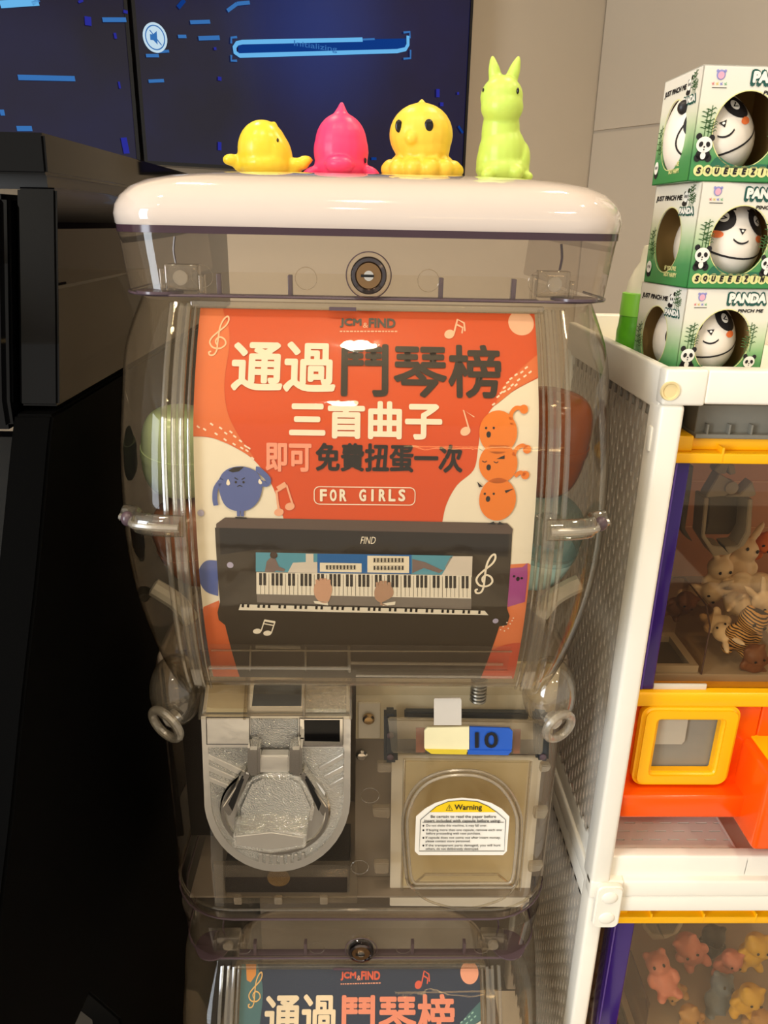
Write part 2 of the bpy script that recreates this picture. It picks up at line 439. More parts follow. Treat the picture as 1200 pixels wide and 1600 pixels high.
# ------------------------------------------------------------------ the two wall screens
def screen_material():
    m = bpy.data.materials.new('screen_picture'); m.use_nodes = True; nt = m.node_tree; nt.nodes.clear(); N = nt.nodes.new; L = nt.links.new
    out = N('ShaderNodeOutputMaterial'); e = N('ShaderNodeEmission'); g = N('ShaderNodeBsdfGlossy'); ad = N('ShaderNodeAddShader')
    g.inputs[0].default_value = (0.03, 0.03, 0.03, 1); g.inputs['Roughness'].default_value = 0.12
    tc = N('ShaderNodeTexCoord'); nz = N('ShaderNodeTexNoise'); nz.inputs['Scale'].default_value = 4.0; nz.inputs['Detail'].default_value = 4
    L(tc.outputs['Object'], nz.inputs['Vector'])
    cr = N('ShaderNodeValToRGB'); L(nz.outputs['Fac'], cr.inputs[0])
    cr.color_ramp.elements[0].position = 0.34; cr.color_ramp.elements[0].color = lin((26, 22, 42))+(1,)
    cr.color_ramp.elements[1].position = 0.75; cr.color_ramp.elements[1].color = lin((28, 28, 70))+(1,)
    gr = N('ShaderNodeVectorMath'); gr.operation = 'DISTANCE'; gr.inputs[1].default_value = tuple(GLOW)
    L(tc.outputs['Object'], gr.inputs[0])
    mr = N('ShaderNodeMapRange'); mr.inputs[1].default_value = 0.0; mr.inputs[2].default_value = 0.28; mr.inputs[3].default_value = 0.6; mr.inputs[4].default_value = 0.0; mr.interpolation_type = 'SMOOTHSTEP'
    L(gr.outputs['Value'], mr.inputs[0])
    mx = N('ShaderNodeMixRGB'); mx.inputs[2].default_value = lin((24, 58, 140))+(1,); L(mr.outputs[0], mx.inputs[0]); L(cr.outputs[0], mx.inputs[1])
    L(mx.outputs[0], e.inputs[0]); e.inputs[1].default_value = 0.85
    L(e.outputs[0], ad.inputs[0]); L(g.outputs[0], ad.inputs[1]); L(ad.outputs[0], out.inputs[0]); return m
TVP = W0+WN*0.06                                   # front plane of the screens
def tvp(px, py): return atp(px, py, TVP, WN)
def tvuv(px, py):
    p = tvp(px, py)-TVP; return p.dot(WD), p.z
def tv3(u, v, d=0.0): return TVP+WD*u+Vector((0, 0, v))+WN*d
uR = tvuv(733, 140)[0]; uG = tvuv(212, 124)[0]; vB = tvuv(470, 270)[1]
scr_mats = [screen_mat('screen_cyan', (110, 190, 245), 1.0), screen_mat('screen_sky', (66, 130, 205), 0.8), screen_mat('screen_violet', (50, 54, 170), 0.8), screen_mat('screen_white', (205, 230, 245), 1.0), screen_mat('screen_blue', (20, 66, 150), 0.8)]
def make_tv(u0, u1, label, right):
    H = 0.56; b = 0.007
    c = tv3((u0+u1)/2, vB, 0)
    t = empty('wall_screen', c, label, 'screen')
    bm = new(); P = [(u0, vB), (u1, vB), (u1, vB+H), (u0, vB+H)]; I = [(u0+b, vB+b), (u1-b, vB+b), (u1-b, vB+H-b), (u0+b, vB+H-b)]
    extrude_poly(bm, [tv3(*p) for p in P], -WN*0.055, [[tv3(*p) for p in I]]); build('bezel', bm, M['tvblack'], t, 0)
    bm = new(); extrude_poly(bm, [tv3(p[0], p[1], -0.003) for p in I], -WN*0.03)
    o = build('display', bm, screen_material(), t, 0)
    return t
GLOW = tv3(tvuv(500, 40)[0], tvuv(500, 40)[1])      # where the picture is brightest
SW = uR-uG
tvR = make_tv(uG+0.004, uR, 'right wall screen showing a glowing blue loading bar behind the toys', True)
GLOW = tv3(uG-SW*0.9, tvuv(0, -160)[1])
tvL = make_tv(uG-SW, uG-0.004, 'left wall screen with dark blue picture behind the black cabinet', False)
def tvart(name, k, parent, f, d=0.0015):
    a = Art(); f(a); a.put(name, lambda u, v, w: tv3(u, v, d+w), scr_mats[k], parent)
def q(*pts): return [tvuv(*p) for p in pts]
# the glowing bar
tvart('bar_fill', 4, tvR, lambda a: a.poly(q((372, 66), (634, 60), (634, 80), (372, 86))), 0.0005)
def barline(a):
    a.line(q((566, 62), (378, 66), (370, 68), (366, 74), (367, 82), (374, 87), (620, 80), (633, 77), (637, 70), (637, 56)), 0.0085)
tvart('bar_outline', 0, tvR, barline)
tvart('bar_outline', 1, tvR, lambda a: a.line(q((566, 62), (585, 61)), 0.004))
for br_ in (((370, 58), (361, 59), (361, 68)), ((361, 86), (361, 95), (370, 95)), ((630, 51), (640, 50), (640, 60)), ((641, 78), (641, 91), (630, 92))):
    tvart('bar_bracket', 1, tvR, lambda a: a.line(q(*br_), 0.0045))
def bartext(a):
    u0 = tvuv(459, 74)[0]; u1 = tvuv(526, 74)[0]; v0 = tvuv(500, 80)[1]; v1 = tvuv(500, 69)[1]; a.text('Initializing', u0, u1, v0, v1, 0.01)
tvart('screen_text', 1, tvR, bartext)
cu, cv = tvuv(242, 59)
tvart('mute_icon', 3, tvR, lambda a: a.circle((cu, cv), 0.0245, ry=0.0265))
tvart('mute_icon_ring', 1, tvR, lambda a: a.line([(cu+0.019*math.cos(i*math.pi/16), cv+0.021*math.sin(i*math.pi/16)) for i in range(32)], 0.0022, True), 0.002)
tvart('mute_symbol', 1, tvR, lambda a: (a.poly([(cu-.010, cv-.005), (cu-.004, cv-.005), (cu+.004, cv-.012), (cu+.004, cv+.012), (cu-.004, cv+.005), (cu-.010, cv+.005)]), a.line([(cu-.010, cv+.012), (cu+.012, cv-.012)], 0.002)), 0.002)
def dashes(tv, L):
    for (x0, y0, x1, y1, w, k) in L:
        tvart('light_dash', k, tv, lambda a: a.line(q((x0, y0), (x1, y1)), w), 0.001)
dashes(tvR, [(297, 35, 328, 34, .007, 1), (310, 60, 343, 59, .008, 1), (278, 57, 291, 57, .006, 1), (228, 87, 248, 87, .006, 1), (245, 81, 264, 80, .005, 1), (232, 127, 256, 126, .006, 1),
             (355, 17, 370, 6, .007, 1), (370, 6, 390, 4, .007, 1), (278, 12, 288, 0, .008, 4), (684, 139, 684, 152, .010, 2), (690, 160, 690, 166, .01, 2), (716, 197, 723, 208, .006, 4), (343, 120, 343, 126, .008, 2), (343, 222, 343, 235, .008, 2), (334, 76, 338, 76, .005, 2), (580, 248, 588, 248, .006, 4), (714, 146, 717, 146, .006, 2)])
dashes(tvL, [(28, 121, 117, 123, .009, 1), (160, 31, 197, 31, .008, 1), (137, 26, 138, 40, .012, 2), (185, 133, 188, 133, .012, 2), (0, 7, 60, 3, .012, 0), (50, 6, 61, 0, .006, 1), (178, 56, 182, 56, .01, 2), (0, 176, 7, 176, .010, 1), (26, 201, 50, 201, .009, 1), (193, 215, 198, 240, .012, 2), (125, 0, 127, 4, .01, 2), (196, 16, 196, 21, .008, 2)])

# ------------------------------------------------------------------ the black lacquered cabinet on the left
XS = -0.175
pn = empty('piano_cabinet', (-0.42, 0.1, 0), 'glossy black lacquered piano cabinet standing left of the capsule machines', 'piano')
def prof_extrude(name, pts, x0, x1, material=None, bev=0.0015):
    bm = new(); extrude_poly(bm, [(x1, y, z) for y, z in pts], (x0-x1, 0, 0))
    if bev: bmesh.ops.bevel(bm, geom=[e for e in bm.edges if e.is_manifold and e.calc_face_angle(0) > R(25)], offset=bev, segments=2, affect='EDGES')
    return build(name, bm, material or M['black_gloss'], pn, 30)
prof_extrude('top_lid', [(-0.0005, 1.2929), (-0.0025, 1.272), (0.55, 1.272), (0.55, 1.2929)], -0.75, XS)
prof_extrude('lid_gap', [(0.012, 1.273), (0.012, 1.265), (0.54, 1.265), (0.54, 1.273)], -0.748, XS-0.006, M['black'], 0)
low = spline([(-0.036, 1.147), (-0.047, 1.131), (-0.0836, 1.0704), (-0.1172, 1.0206), (-0.1506, 0.9679), (-0.1789, 0.9275), (-0.20, 0.89)], 5)
prof_extrude('side_cheek', [(0.008, 1.266), (-0.012, 1.2), (-0.028, 1.150), (0.55, 1.150), (0.55, 1.266)], XS-0.022, XS)
prof_extrude('lower_cheek', [p for p in low]+[(-0.21, 0.86), (-0.21, 0.80), (-0.10, 0.78), (-0.06, 0.70), (-0.06, 0.02), (0.55, 0.02), (0.55, 1.147)], XS-0.022, XS-0.0004, M['black_matt'])
prof_extrude('front_panel', [(-0.004, 1.262), (-0.037, 1.155), (-0.037, 1.138), (0.03, 1.138), (0.03, 1.262)], -0.74, XS-0.024, None, 0.003)
prof_extrude('fall_board', [(-0.020, 1.132)]+[(y+0.012, z-0.006) for y, z in low[3:]]+[(-0.19, 0.86), (0.05, 0.86), (0.05, 1.132)], -0.74, XS-0.024, None, 0)
prof_extrude('lower_panel', [(-0.04, 0.855), (-0.04, 0.03), (0.0, 0.03), (0.0, 0.855)], -0.74, XS-0.024)

# ================================================================== capsule machine
HU = 0.522                          # height of one unit: the second machine repeats the first this far below
PCURVE = spline([(1.206, 0.004), (1.18, -0.0165), (1.15, -0.034), (1.12, -0.0428), (1.09, -0.047), (1.06, -0.048), (1.03, -0.0455), (1.0, -0.039), (0.975, -0.030), (0.955, -0.018)], 8)
def pf(z): return interp(PCURVE, z)
ZG = [1.2065-0.2515*i/40 for i in range(41)]
AHW = spline([(1.21, 0.146), (1.18, 0.155), (1.15, 0.1555), (1.11, 0.1575), (1.06, 0.1580), (1.02, 0.1545), (0.985, 0.1475), (0.96, 0.1415), (0.95, 0.140)], 6)

def front_u(hw, y0, y1, z, r, n=8):
    """front and sides of a rounded rectangle, open at the back"""
    P = [Vector((hw, y1, z))]+[Vector((hw-r+r*math.cos(R(-90*i/n)), y0+r+r*math.sin(R(-90*i/n)), z)) for i in range(n+1)]
    return P+[Vector((-p.x, p.y, p.z)) for p in P[::-1]]
def make_machine():
    root = empty('capsule_machine', (0, 0.14, 0.72))
    # --- collar under the lid
    bm = new()
    U = lambda *a: front_u(*a)
    loft(bm, [U(0.1500, 0.0, 0.30, 1.2435, 0.035), U(0.1495, 0.0, 0.30, 1.2405, 0.035), U(0.1462, 0.0015, 0.297, 1.2105, 0.034), U(0.1468, 0.0, 0.297, 1.2085, 0.034)], closed=False)
    col = build('collar', bm, M['clear_smoke'], root)
    bm = new(); loft(bm, [ring(0.1505, -0.0005, 0.3005, 1.2475, 0.035), ring(0.1505, -0.0005, 0.3005, 1.2435, 0.035), ring(0.146, 0.004, 0.296, 1.2435, 0.033), ring(0.146, 0.004, 0.296, 1.2475, 0.033)])
    build('collar_rim', bm, M['dark_edge'], root)
    bm = new(); tube(bm, front_u(0.1465, 0.0012, 0.08, 1.2095, 0.034), 0.0009, 6); build('lower_rim', bm, M['tab'], col)
    # flat ledge along the bottom of the collar
    bm = new(); box(bm, -0.100, 0.100, 0.0035, 0.009, 1.2085, 1.2105, 0.0005); build('ledge', bm, M['tab'], col)
    for x in (-0.0866, -0.0455, 0.0422, 0.0848):
        bm = new(); box(bm, x-0.0013, x+0.0013, 0.0035, 0.009, 1.2095, 1.2218, 0.0004); build('tab', bm, M['tab'], col)
    for x in (-0.0955, -0.0360, 0.0345, 0.0985):
        bm = new(); tube(bm, [(x+0.0062*math.cos(i*math.pi/16), 0.0014, 1.2203+0.0062*math.sin(i*math.pi/16)) for i in range(32)], 0.00025, 5, True); build('ejector_mark', bm, M['clear_rib'], col)
    for s in (-1, 1):
        x = s*0.1085
        bm = new(); box(bm, x-0.0095, x+0.0095, 0.006, 0.016, 1.2115, 1.2265, 0.001); box(bm, x-0.0125, x-0.0095, 0.006, 0.014, 1.2095, 1.224, 0.0006); box(bm, x+0.0098, x+0.0125, 0.006, 0.014, 1.2095, 1.221, 0.0006)
        br = build('screw_bracket', bm, M['clear_rib'], root)
        bm = new(); cyl(bm, (x, 0.0062, 1.2193), (x, 0.0035, 1.2193), 0.0042, 18); build('screw', bm, M['clear_frost'], br)
        bm = new(); cyl(bm, (x+s*0.014, 0.012, 1.2100), (x+s*0.014, 0.012, 1.2115), 0.014, 24); build('washer', bm, M['tab'], br)
        bm = new(); tube(bm, spline([(x+s*0.003, 0.010, 1.2415), (x+s*0.0042, 0.010, 1.234), (x+s*0.0035, 0.010, 1.227)], 4), 0.0007, 6); build('wire', bm, M['dark_edge'], br)
    # --- lock
    L = Vector((0, 0, 1.2228))
    bm = new(); lathe(bm, [(0.0128, 0.0), (0.0128, -0.0030), (0.0118, -0.0042), (0.0098, -0.0042)], L, 'y', 40); lk = build('lock', bm, M['clear_smoke'], root)
    bm = new(); tube(bm, [(0.0128*math.cos(i*math.pi/24), -0.0026, L.z+0.0128*math.sin(i*math.pi/24)) for i in range(48)], 0.00035, 6, True); build('lock_collar_edge', bm, M['tab'], lk)
    bm = new(); lathe(bm, [(0.0103, -0.001), (0.0103, -0.0046), (0.0096, -0.0062), (0.0078, -0.0066), (0.0072, -0.0058)], L, 'y', 40); build('lock_ring', bm, M['chrome_dark'], lk)
    bm = new(); lathe(bm, [(0.0074, -0.0052), (0.0070, -0.0060), (0.0, -0.0060)], L, 'y', 40); build('lock_face', bm, M['lockface'], lk)
    bm = new(); lathe(bm, [(0.0030, -0.0058), (0.0028, -0.0068), (0.0, -0.0070)], L, 'y', 20); build('key_plug', bm, M['chrome'], lk)
    bm = new(); box(bm, -0.0044, 0.0030, -0.0075, -0.0060, L.z-0.0007, L.z+0.0007); build('key_slot', bm, M['black'], lk)
    # --- globe: bulging clear body
    def gring(z, off=0.0):
        a = interp(AHW, z)+off; yf = pf(z)-0.0035-off; pts = []
        for i in range(11): pts.append(Vector((0.112*i/10, yf+0.0015*(i/10)**2, z)))
        rx, ry = a-0.112, 0.085
        for i in range(1, 13):
            t = R(90*i/12); pts.append(Vector((0.112+rx*math.sin(t), yf+0.0015+ry*(1-math.cos(t)), z)))
        pts.append(Vector((a-0.001, 0.18, z))); pts.append(Vector((a-0.006, 0.27, z))); pts.append(Vector((a-0.02, 0.287, z)))
        for i in range(6): pts.append(Vector(((a-0.02)*(1-2*(i+1)/6)+0, 0.29, z)))
        right = pts[:26]
        return right
    bm = new(); half = []
    for z in ZG:
        rr = gring(z); lft = [Vector((-p.x, p.y, p.z)) for p in rr[::-1]]
        half.append(lft[:-1]+rr)
    # side and front skin in one piece, closed at the back
    loft(bm, [h+[] for h in half], closed=True)
    build('globe', bm, M['clear'], root, 50)
    # front window sheet in its frame
    bm = new(); rows = []
    for i in range(33):
        z = 1.2045-0.235*i/32; rows.append([Vector((-0.1005+0.201*j/6, pf(z)-0.0050, z)) for j in range(7)])
    loft(bm, rows, closed=False); w = build('front_window', bm, M['clear_window'], root)
    for s in (-1, 1):
        for x, r, k in ((0.0992, 0.0009, 0), (0.1030, 0.0016, 1), (0.1075, 0.0013, 2), (0.1128, 0.0017, 3)):
            bm = new(); tube(bm, [(s*(x+0.0006*math.sin(i*1.3)*0), pf(z)-0.0052-(0.001 if k == 1 else 0), z) for i, z in [(i, 1.205-0.238*i/40) for i in range(41)]], r, 8)
            build('window_rail', bm, M['clear_rib'], w)
        bm = new(); rows = []
        for i in range(33):
            z = 1.2045-0.235*i/32; rows.append([Vector((s*x, pf(z)-y, z)) for x, y in ((0.1018, 0.004), (0.1018, 0.0078), (0.1085, 0.0078), (0.1085, 0.004))])
        loft(bm, rows, closed=False); build('window_frame', bm, M['clear_rib'], w)
    bm = new(); box(bm, -0.102, 0.102, pf(1.2045)-0.007, pf(1.2045)-0.002, 1.2030, 1.2072, 0.0008); build('window_top_bar', bm, M['clear_rib'], w)
    bm = new(); box(bm, -0.0225, -0.0070, pf(1.2045)-0.0078, pf(1.2045)-0.0068, 1.2032, 1.2052); build('latch_slot', bm, M['tab'], w)
    # side clamps
    for s in (-1, 1):
        zc = 1.0585
        bm = new(); y0 = pf(zc)-0.006
        zc = 1.0885; e_ = abs(at(197, 812, -0.035).x)-0.001
        path = [(s*0.103, y0-0.001, zc), (s*0.118, y0, zc), (s*0.130, y0+0.004, zc), (s*(e_-0.008), y0+0.012, zc), (s*e_, y0+0.016, zc)]
        P = spline(path, 5)
        rows = []
        for p in P:
            rows.append([Vector((p[0], p[1], p[2]))+Vector((s*0.35*math.cos(t), -0.8*math.cos(t), 0))*0.0052+Vector((0, 0, 0.0065*math.sin(t))) for t in [2*math.pi*k/14 for k in range(14)]])
        loft(bm, rows, True, True, True); c = build('side_clamp', bm, M['clear_rib'], root)
        bm = new(); tube(bm, [Vector(p)+Vector((s*0.002, -0.003, 0.0)) for p in P], 0.0022, 8); build('clamp_core', bm, M['clear_frost'], c)
        bm = new(); ell(bm, (s*(e_-0.003), y0+0.010, zc), (0.004, 0.004, 0.0045)); build('clamp_pin', bm, M['tab'], c)
    # white scoop arms inside the globe
    for s in (-1, 1):
        bm = new()
        P = spline([at(*q_, 0.03) for q_ in (((238, 916), (258, 928), (280, 944), (300, 972)) if s < 0 else ((908, 910), (886, 920), (862, 936), (842, 962)))], 6)
        tube(bm, P, [0.0035]+[0.0065]*(len(P)-2)+[0.004], 10); build('scoop_arm', bm, mat('milky_white_plastic', (178, 170, 154), 0.4), root)
    # globe bottom: funnel plate
    bm = new(); loft(bm, [ring(0.146, -0.012, 0.28, 0.957, 0.05), ring(0.12, 0.03, 0.25, 0.947, 0.05), ring(0.06, 0.09, 0.19, 0.940, 0.04)], True, False, True); build('funnel_plate', bm, M['clear_frost'], root)
    # --- base: lower housing
    bm = new()
    loft(bm, [ring(0.140, -0.004, 0.27, 0.964, 0.045), ring(0.1505, -0.010, 0.278, 0.957, 0.05), ring(0.1545, -0.007, 0.285, 0.945, 0.05), ring(0.1550, 0.000, 0.29, 0.925, 0.05), ring(0.1545, 0.0, 0.29, 0.86, 0.05), ring(0.1535, 0.0, 0.29, 0.755, 0.05), ring(0.1528, 0.0, 0.29, 0.742, 0.05)])
    base = build('lower_housing', bm, M['clear_smoke'], root, 40)
    bm = new(); tube(bm, front_u(0.1530, -0.0005, 0.12, 0.7415, 0.05), 0.0010, 6); build('housing_rim', bm, M['clear_rib'], base)
    bm = new(); loft(bm, [ring(0.1545, -0.0015, 0.29, 0.7405, 0.05), ring(0.1540, -0.001, 0.29, 0.733, 0.05), ring(0.149, 0.004, 0.285, 0.732, 0.046), ring(0.149, 0.004, 0.285, 0.7255, 0.046)]); build('foot_rim', bm, M['clear_smoke'], base)
    bm = new(); tube(bm, front_u(0.1540, -0.001, 0.12, 0.7325, 0.05), 0.0008, 6); build('foot_edge', bm, M['tab'], base)
    bm = new(); tube(bm, front_u(0.1488, 0.004, 0.12, 0.7262, 0.046), 0.0008, 6); build('foot_edge', bm, M['tab'], base)
    # shoulder line of the housing
    bm = new(); box(bm, -0.1130, 0.1130, -0.0125, -0.0095, 0.9560, 0.9580, 0.0005); build('shoulder_bar', bm, M['clear_rib'], base)
    # inner panels
    bm = new(); box(bm, -0.138, 0.138, 0.012, 0.27, 0.7405, 0.7425, 0.0004); build('base_floor', bm, M['grey_panel'], root)
    bm = new(); box(bm, -0.138, -0.0062, 0.118, 0.121, 0.7445, 0.945, 0.0005); build('inner_panel', bm, M['grey_panel'], root)
    bm = new(); box(bm, -0.006, 0.1505, 0.030, 0.033, 0.7445, 0.951, 0.0005); build('inner_panel', bm, M['grey_panel'], root)
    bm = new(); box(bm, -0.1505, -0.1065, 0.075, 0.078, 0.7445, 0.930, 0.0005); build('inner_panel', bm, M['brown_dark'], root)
    bm = new(); box(bm, -0.006, 0.1440, 0.026, 0.0298, 0.884, 0.951, 0.0005); build('upper_inner_panel', bm, M['beige_panel'], root)
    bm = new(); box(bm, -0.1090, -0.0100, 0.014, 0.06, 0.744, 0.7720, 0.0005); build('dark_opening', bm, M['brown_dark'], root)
    bm = new(); extrude_poly(bm, [(-0.1160, 0.004, 0.7435), (-0.0035, 0.004, 0.7435), (-0.0035, 0.004, 0.783), (-0.1160, 0.004, 0.783)], (0, 0.004, 0), [[(-0.1075, 0.004, 0.747), (-0.0115, 0.004, 0.747), (-0.0115, 0.004, 0.7705), (-0.1075, 0.004, 0.7705)]]); build('opening_frame', bm, M['clear_rib'], root, 0)
    for x in (-0.098, -0.066, -0.030):
        bm = new(); box(bm, x-0.003, x+0.003, 0.0025, 0.006, 0.7435, 0.7505, 0.0004); build('opening_tab', bm, M['clear_frost'], root)
    bm = new(); cyl(bm, (-0.066, 0.013, 0.7635), (-0.066, 0.010, 0.7635), 0.009, 24); build('coin_stop', bm, M['brass'], root)
    # lugs with screw holes on the shoulders
    for s in (-1, 1):
        cx, cz = s*0.1395, 0.928
        bm = new()
        ell(bm, (s*0.1335, 0.012, cz+0.008), (0.0190, 0.022, 0.027), 24, 16)
        g = build('shoulder_lug', bm, M['clear_milky'], root)
        ax = Vector((s*0.45, -0.80, -0.18)).normalized(); a = ax.orthogonal().normalized(); b = ax.cross(a)
        c0 = Vector((s*0.1365, -0.012, cz-0.004))
        bm = new(); tube(bm, [c0+Vector((a.x, a.y, a.z))*0.0105*math.cos(t)+b*0.0125*math.sin(t) for t in [2*math.pi*i/28 for i in range(28)]], 0.0032, 10, True); build('lug_ring', bm, M['clear_frost'], g)
        bm = new(); cyl(bm, c0-ax*0.010, c0-ax*0.002, 0.0055, 18, 0.0045); build('lug_screw', bm, M['chrome_satin'], g)
    # --- coin mechanism: chrome plate with a dial
    Y = -0.004
    def A(px, py, y=Y): return at(px, py, y)
    arc = [(433+114.5*math.cos(R(t)), 1246+116*math.sin(R(t))) for t in range(4, 180, 8)]
    outer = [(548, 1119)]+arc+[(314, 1119)]
    inner_arc = [(433+104*math.cos(R(t)), 1246+105*math.sin(R(t))) for t in range(4, 180, 8)]
    inner = [(466, 1122), (466, 1168), (538, 1168)]+inner_arc+[(325, 1168), (392, 1168), (392, 1122)]
    bm = new(); extrude_poly(bm, [A(*p) for p in outer], (0, 0.006, 0)); cp = build('coin_plate', bm, M['chrome_speckle'], root, 30)
    bm = new(); extrude_poly(bm, [A(*p, Y-0.0018) for p in outer], (0, 0.003, 0), [[A(*p, Y-0.0018) for p in inner]]); build('plate_rim', bm, M['chrome_satin'], cp, 30)
    # blank square, centre channel, mirror square
    def quad(name, pts, material, y, th, parent=cp, bev=0.0006):
        bm = new(); extrude_poly(bm, [A(*p, y) for p in pts], (0, th, 0))
        if bev: bmesh.ops.bevel(bm, geom=[e for e in bm.edges if e.is_manifold and e.calc_face_angle(0) > R(25)], offset=bev, segments=2, affect='EDGES')
        return build(name, bm, material, parent, 30)
    quad('blank_plate', [(322, 1121), (390, 1121), (390, 1163), (323, 1163)], M['chrome_satin'], Y-0.0032, 0.004)
    quad('centre_channel', [(392, 1121), (466, 1121), (466, 1170), (392, 1170)], M['chrome_speckle'], Y-0.0012, 0.002)
    quad('reject_window', [(468, 1122), (536, 1122), (536, 1166), (468, 1166)], M['chrome'], Y-0.0032, 0.004)
    quad('reject_pane', [(475, 1127), (531, 1127), (531, 1159), (476, 1158)], M['black_gloss'], Y-0.0040, 0.001, cp, 0)
    for pts in ([(322, 1121), (390, 1121), (390, 1163), (323, 1163)], [(468, 1122), (536, 1122), (536, 1166), (468, 1166)]):
        bm = new(); tube(bm, [A(*p, Y-0.0034) for p in pts], 0.00035, 6, True); build('plate_groove', bm, M['chrome_dark'], cp)
    for pts in ([(324, 1178), (379, 1204), (372, 1211), (325, 1187)], [(325, 1196), (372, 1217), (366, 1222), (325, 1205)], [(326, 1214), (362, 1229), (356, 1234), (327, 1222)],
                [(537, 1177), (497, 1200), (501, 1206), (537, 1186)], [(537, 1196), (505, 1213), (508, 1219), (537, 1205)], [(537, 1214), (514, 1227), (516, 1232), (537, 1222)]):
        quad('raised_ray', pts, M['chrome_satin'], Y-0.0022, 0.003)
    for i in range(7):
        x = 404+i*11; quad('raised_bar', [(x, 1338-abs(i-3)*1.2), (x+6, 1338-abs(i-3)*1.2), (x+6, 1354-abs(i-3)*1.6), (x, 1354-abs(i-3)*1.6)], M['chrome_satin'], Y-0.0020, 0.002)
    # dial: cup ring, two guide walls, top bracket, speckled drum, handle bar
    c = A(431, 1262, Y); rx = (A(518, 1262).x-A(346, 1262).x)/2
    bm = new(); lathe(bm, [(rx*1.0, 0.0), (rx*1.0, -0.004), (rx*0.97, -0.0055), (rx*0.91, -0.0055), (rx*0.89, -0.003), (rx*0.89, 0.0)], c, 'y', 48); dial = build('dial', bm, M['chrome'], root, 30)
    bm = new(); lathe(bm, [(rx*0.90, -0.001), (rx*0.90, -0.0035), (0, -0.0035)], c, 'y', 48); build('dial_face', bm, M['chrome_satin'], dial, 30)
    bm = new()
    drum = [(388, 1222), (408, 1212), (456, 1212), (474, 1222), (492, 1262), (486, 1292), (372, 1292), (370, 1262)]
    extrude_poly(bm, [A(*p, Y-0.015) for p in drum], (0, 0.012, 0))
    bmesh.ops.bevel(bm, geom=[e for e in bm.edges if e.is_manifold and e.calc_face_angle(0) > R(25)], offset=0.003, segments=3, affect='EDGES'); build('drum', bm, M['chrome_speckle'], dial, 50)
    for pts in ([(383, 1206), (391, 1211), (358, 1278), (346, 1262)], [(474, 1206), (466, 1211), (505, 1278), (512, 1262)]):
        quad('guide_wall', pts, M['chrome'], Y-0.012, 0.011, dial, 0.001)
        cxm = sum(p[0] for p in pts)/4; cym = sum(p[1] for p in pts)/4
        quad('guide_groove', [((p[0]-cxm)*0.55+cxm, (p[1]-cym)*0.74+cym) for p in pts], M['black'], Y-0.0124, 0.001, dial, 0)
    for x in (392, 458):
        quad('coin_guide', [(x-6, 1168), (x+14, 1168), (x+14, 1216), (x-6, 1214)], M['chrome'], Y-0.016, 0.014, dial, 0.002)
    quad('coin_gate', [(406, 1181), (452, 1181), (452, 1208), (402, 1208)], M['chrome_satin'], Y-0.011, 0.008, dial, 0.001)
    # handle: faceted wedge bar standing out of the dial
    bm = new()
    def V(px, py, y): return A(px, py, y)
    top = [(367, 1276), (424, 1266), (484, 1274)]; mid = [(364, 1304), (424, 1297), (479, 1306)]; bot = [(364, 1324), (424, 1332), (478, 1323)]
    T3 = [bm.verts.new(V(*p, Y-0.012)) for p in top]; M3 = [bm.verts.new(V(*p, Y-0.030)) for p in mid]; B3 = [bm.verts.new(V(*p, Y-0.030)) for p in bot]
    K3 = [bm.verts.new(V(p[0]+(2 if i == 0 else -2 if i == 2 else 0), p[1]+2, Y-0.004)) for i, p in enumerate(bot)]; K0 = [bm.verts.new(V(*p, Y-0.002)) for p in top]
    for a_, b_ in ((T3, M3), (M3, B3), (B3, K3), (K3, K0), (K0, T3)):
        for i in range(2): bm.faces.new((a_[i], a_[i+1], b_[i+1], b_[i]))
    for k in (0, 2): bm.faces.new((T3[k], M3[k], B3[k], K3[k], K0[k]))
    bmesh.ops.recalc_face_normals(bm, faces=bm.faces[:])
    bmesh.ops.bevel(bm, geom=bm.edges[:], offset=0.0007, segments=2, affect='EDGES'); h = build('handle', bm, M['chrome_speckle'], dial, 30)
    quad('handle_face', [(369, 1307), (424, 1301), (474, 1309), (473, 1321), (424, 1328), (369, 1321)], M['chrome_satin'], Y-0.0306, 0.0008, h, 0.0003)
    # sloping upper part of the mechanism: three clear-fronted bays over satin metal
    def S(px, py): 
        p0 = Vector((0, -0.004, 0.9216)); n = Vector((0, -0.97, 0.24)).normalized(); return atp(px, py, p0, n)
    def squad(name, pts, material, d0, th, parent=cp):
        bm = new(); n = Vector((0, -0.97, 0.24)).normalized(); extrude_poly(bm, [S(*p)+n*d0 for p in pts], -n*th); return build(name, bm, material, parent, 30)
    squad('upper_plate', [(324, 1052), (546, 1052), (547, 1117), (315, 1117)], M['chrome_satin'], -0.002, 0.002)
    squad('upper_bay', [(328, 1056), (388, 1056), (386, 1113), (322, 1113)], M['beige_panel'], 0.0, 0.002)
    squad('upper_bay', [(478, 1056), (541, 1056), (541, 1113), (478, 1113)], M['chrome_speckle'], 0.0, 0.002)
    squad('upper_window', [(398, 1062), (472, 1062), (471, 1102), (394, 1102)], M['slate'], 0.0015, 0.003)
    squad('upper_window_frame', [(392, 1056), (476, 1056), (476, 1105), (390, 1105)], M['chrome'], 0.0005, 0.002)
    squad('upper_cover', [(322, 1050), (547, 1050), (548, 1119), (313, 1119)], M['clear'], 0.0055, 0.001)
    for a_, b_ in (((322, 1050), (314, 1119)), ((547, 1050), (548, 1119)), ((388, 1052), (384, 1119)), ((476, 1052), (476, 1119)), ((320, 1051), (548, 1051))):
        n = Vector((0, -0.97, 0.24)).normalized(); bm = new(); tube(bm, [S(*a_)+n*0.0055, S(*b_)+n*0.0055], 0.0012, 6); build('cover_edge', bm, M['clear_rib'], cp)
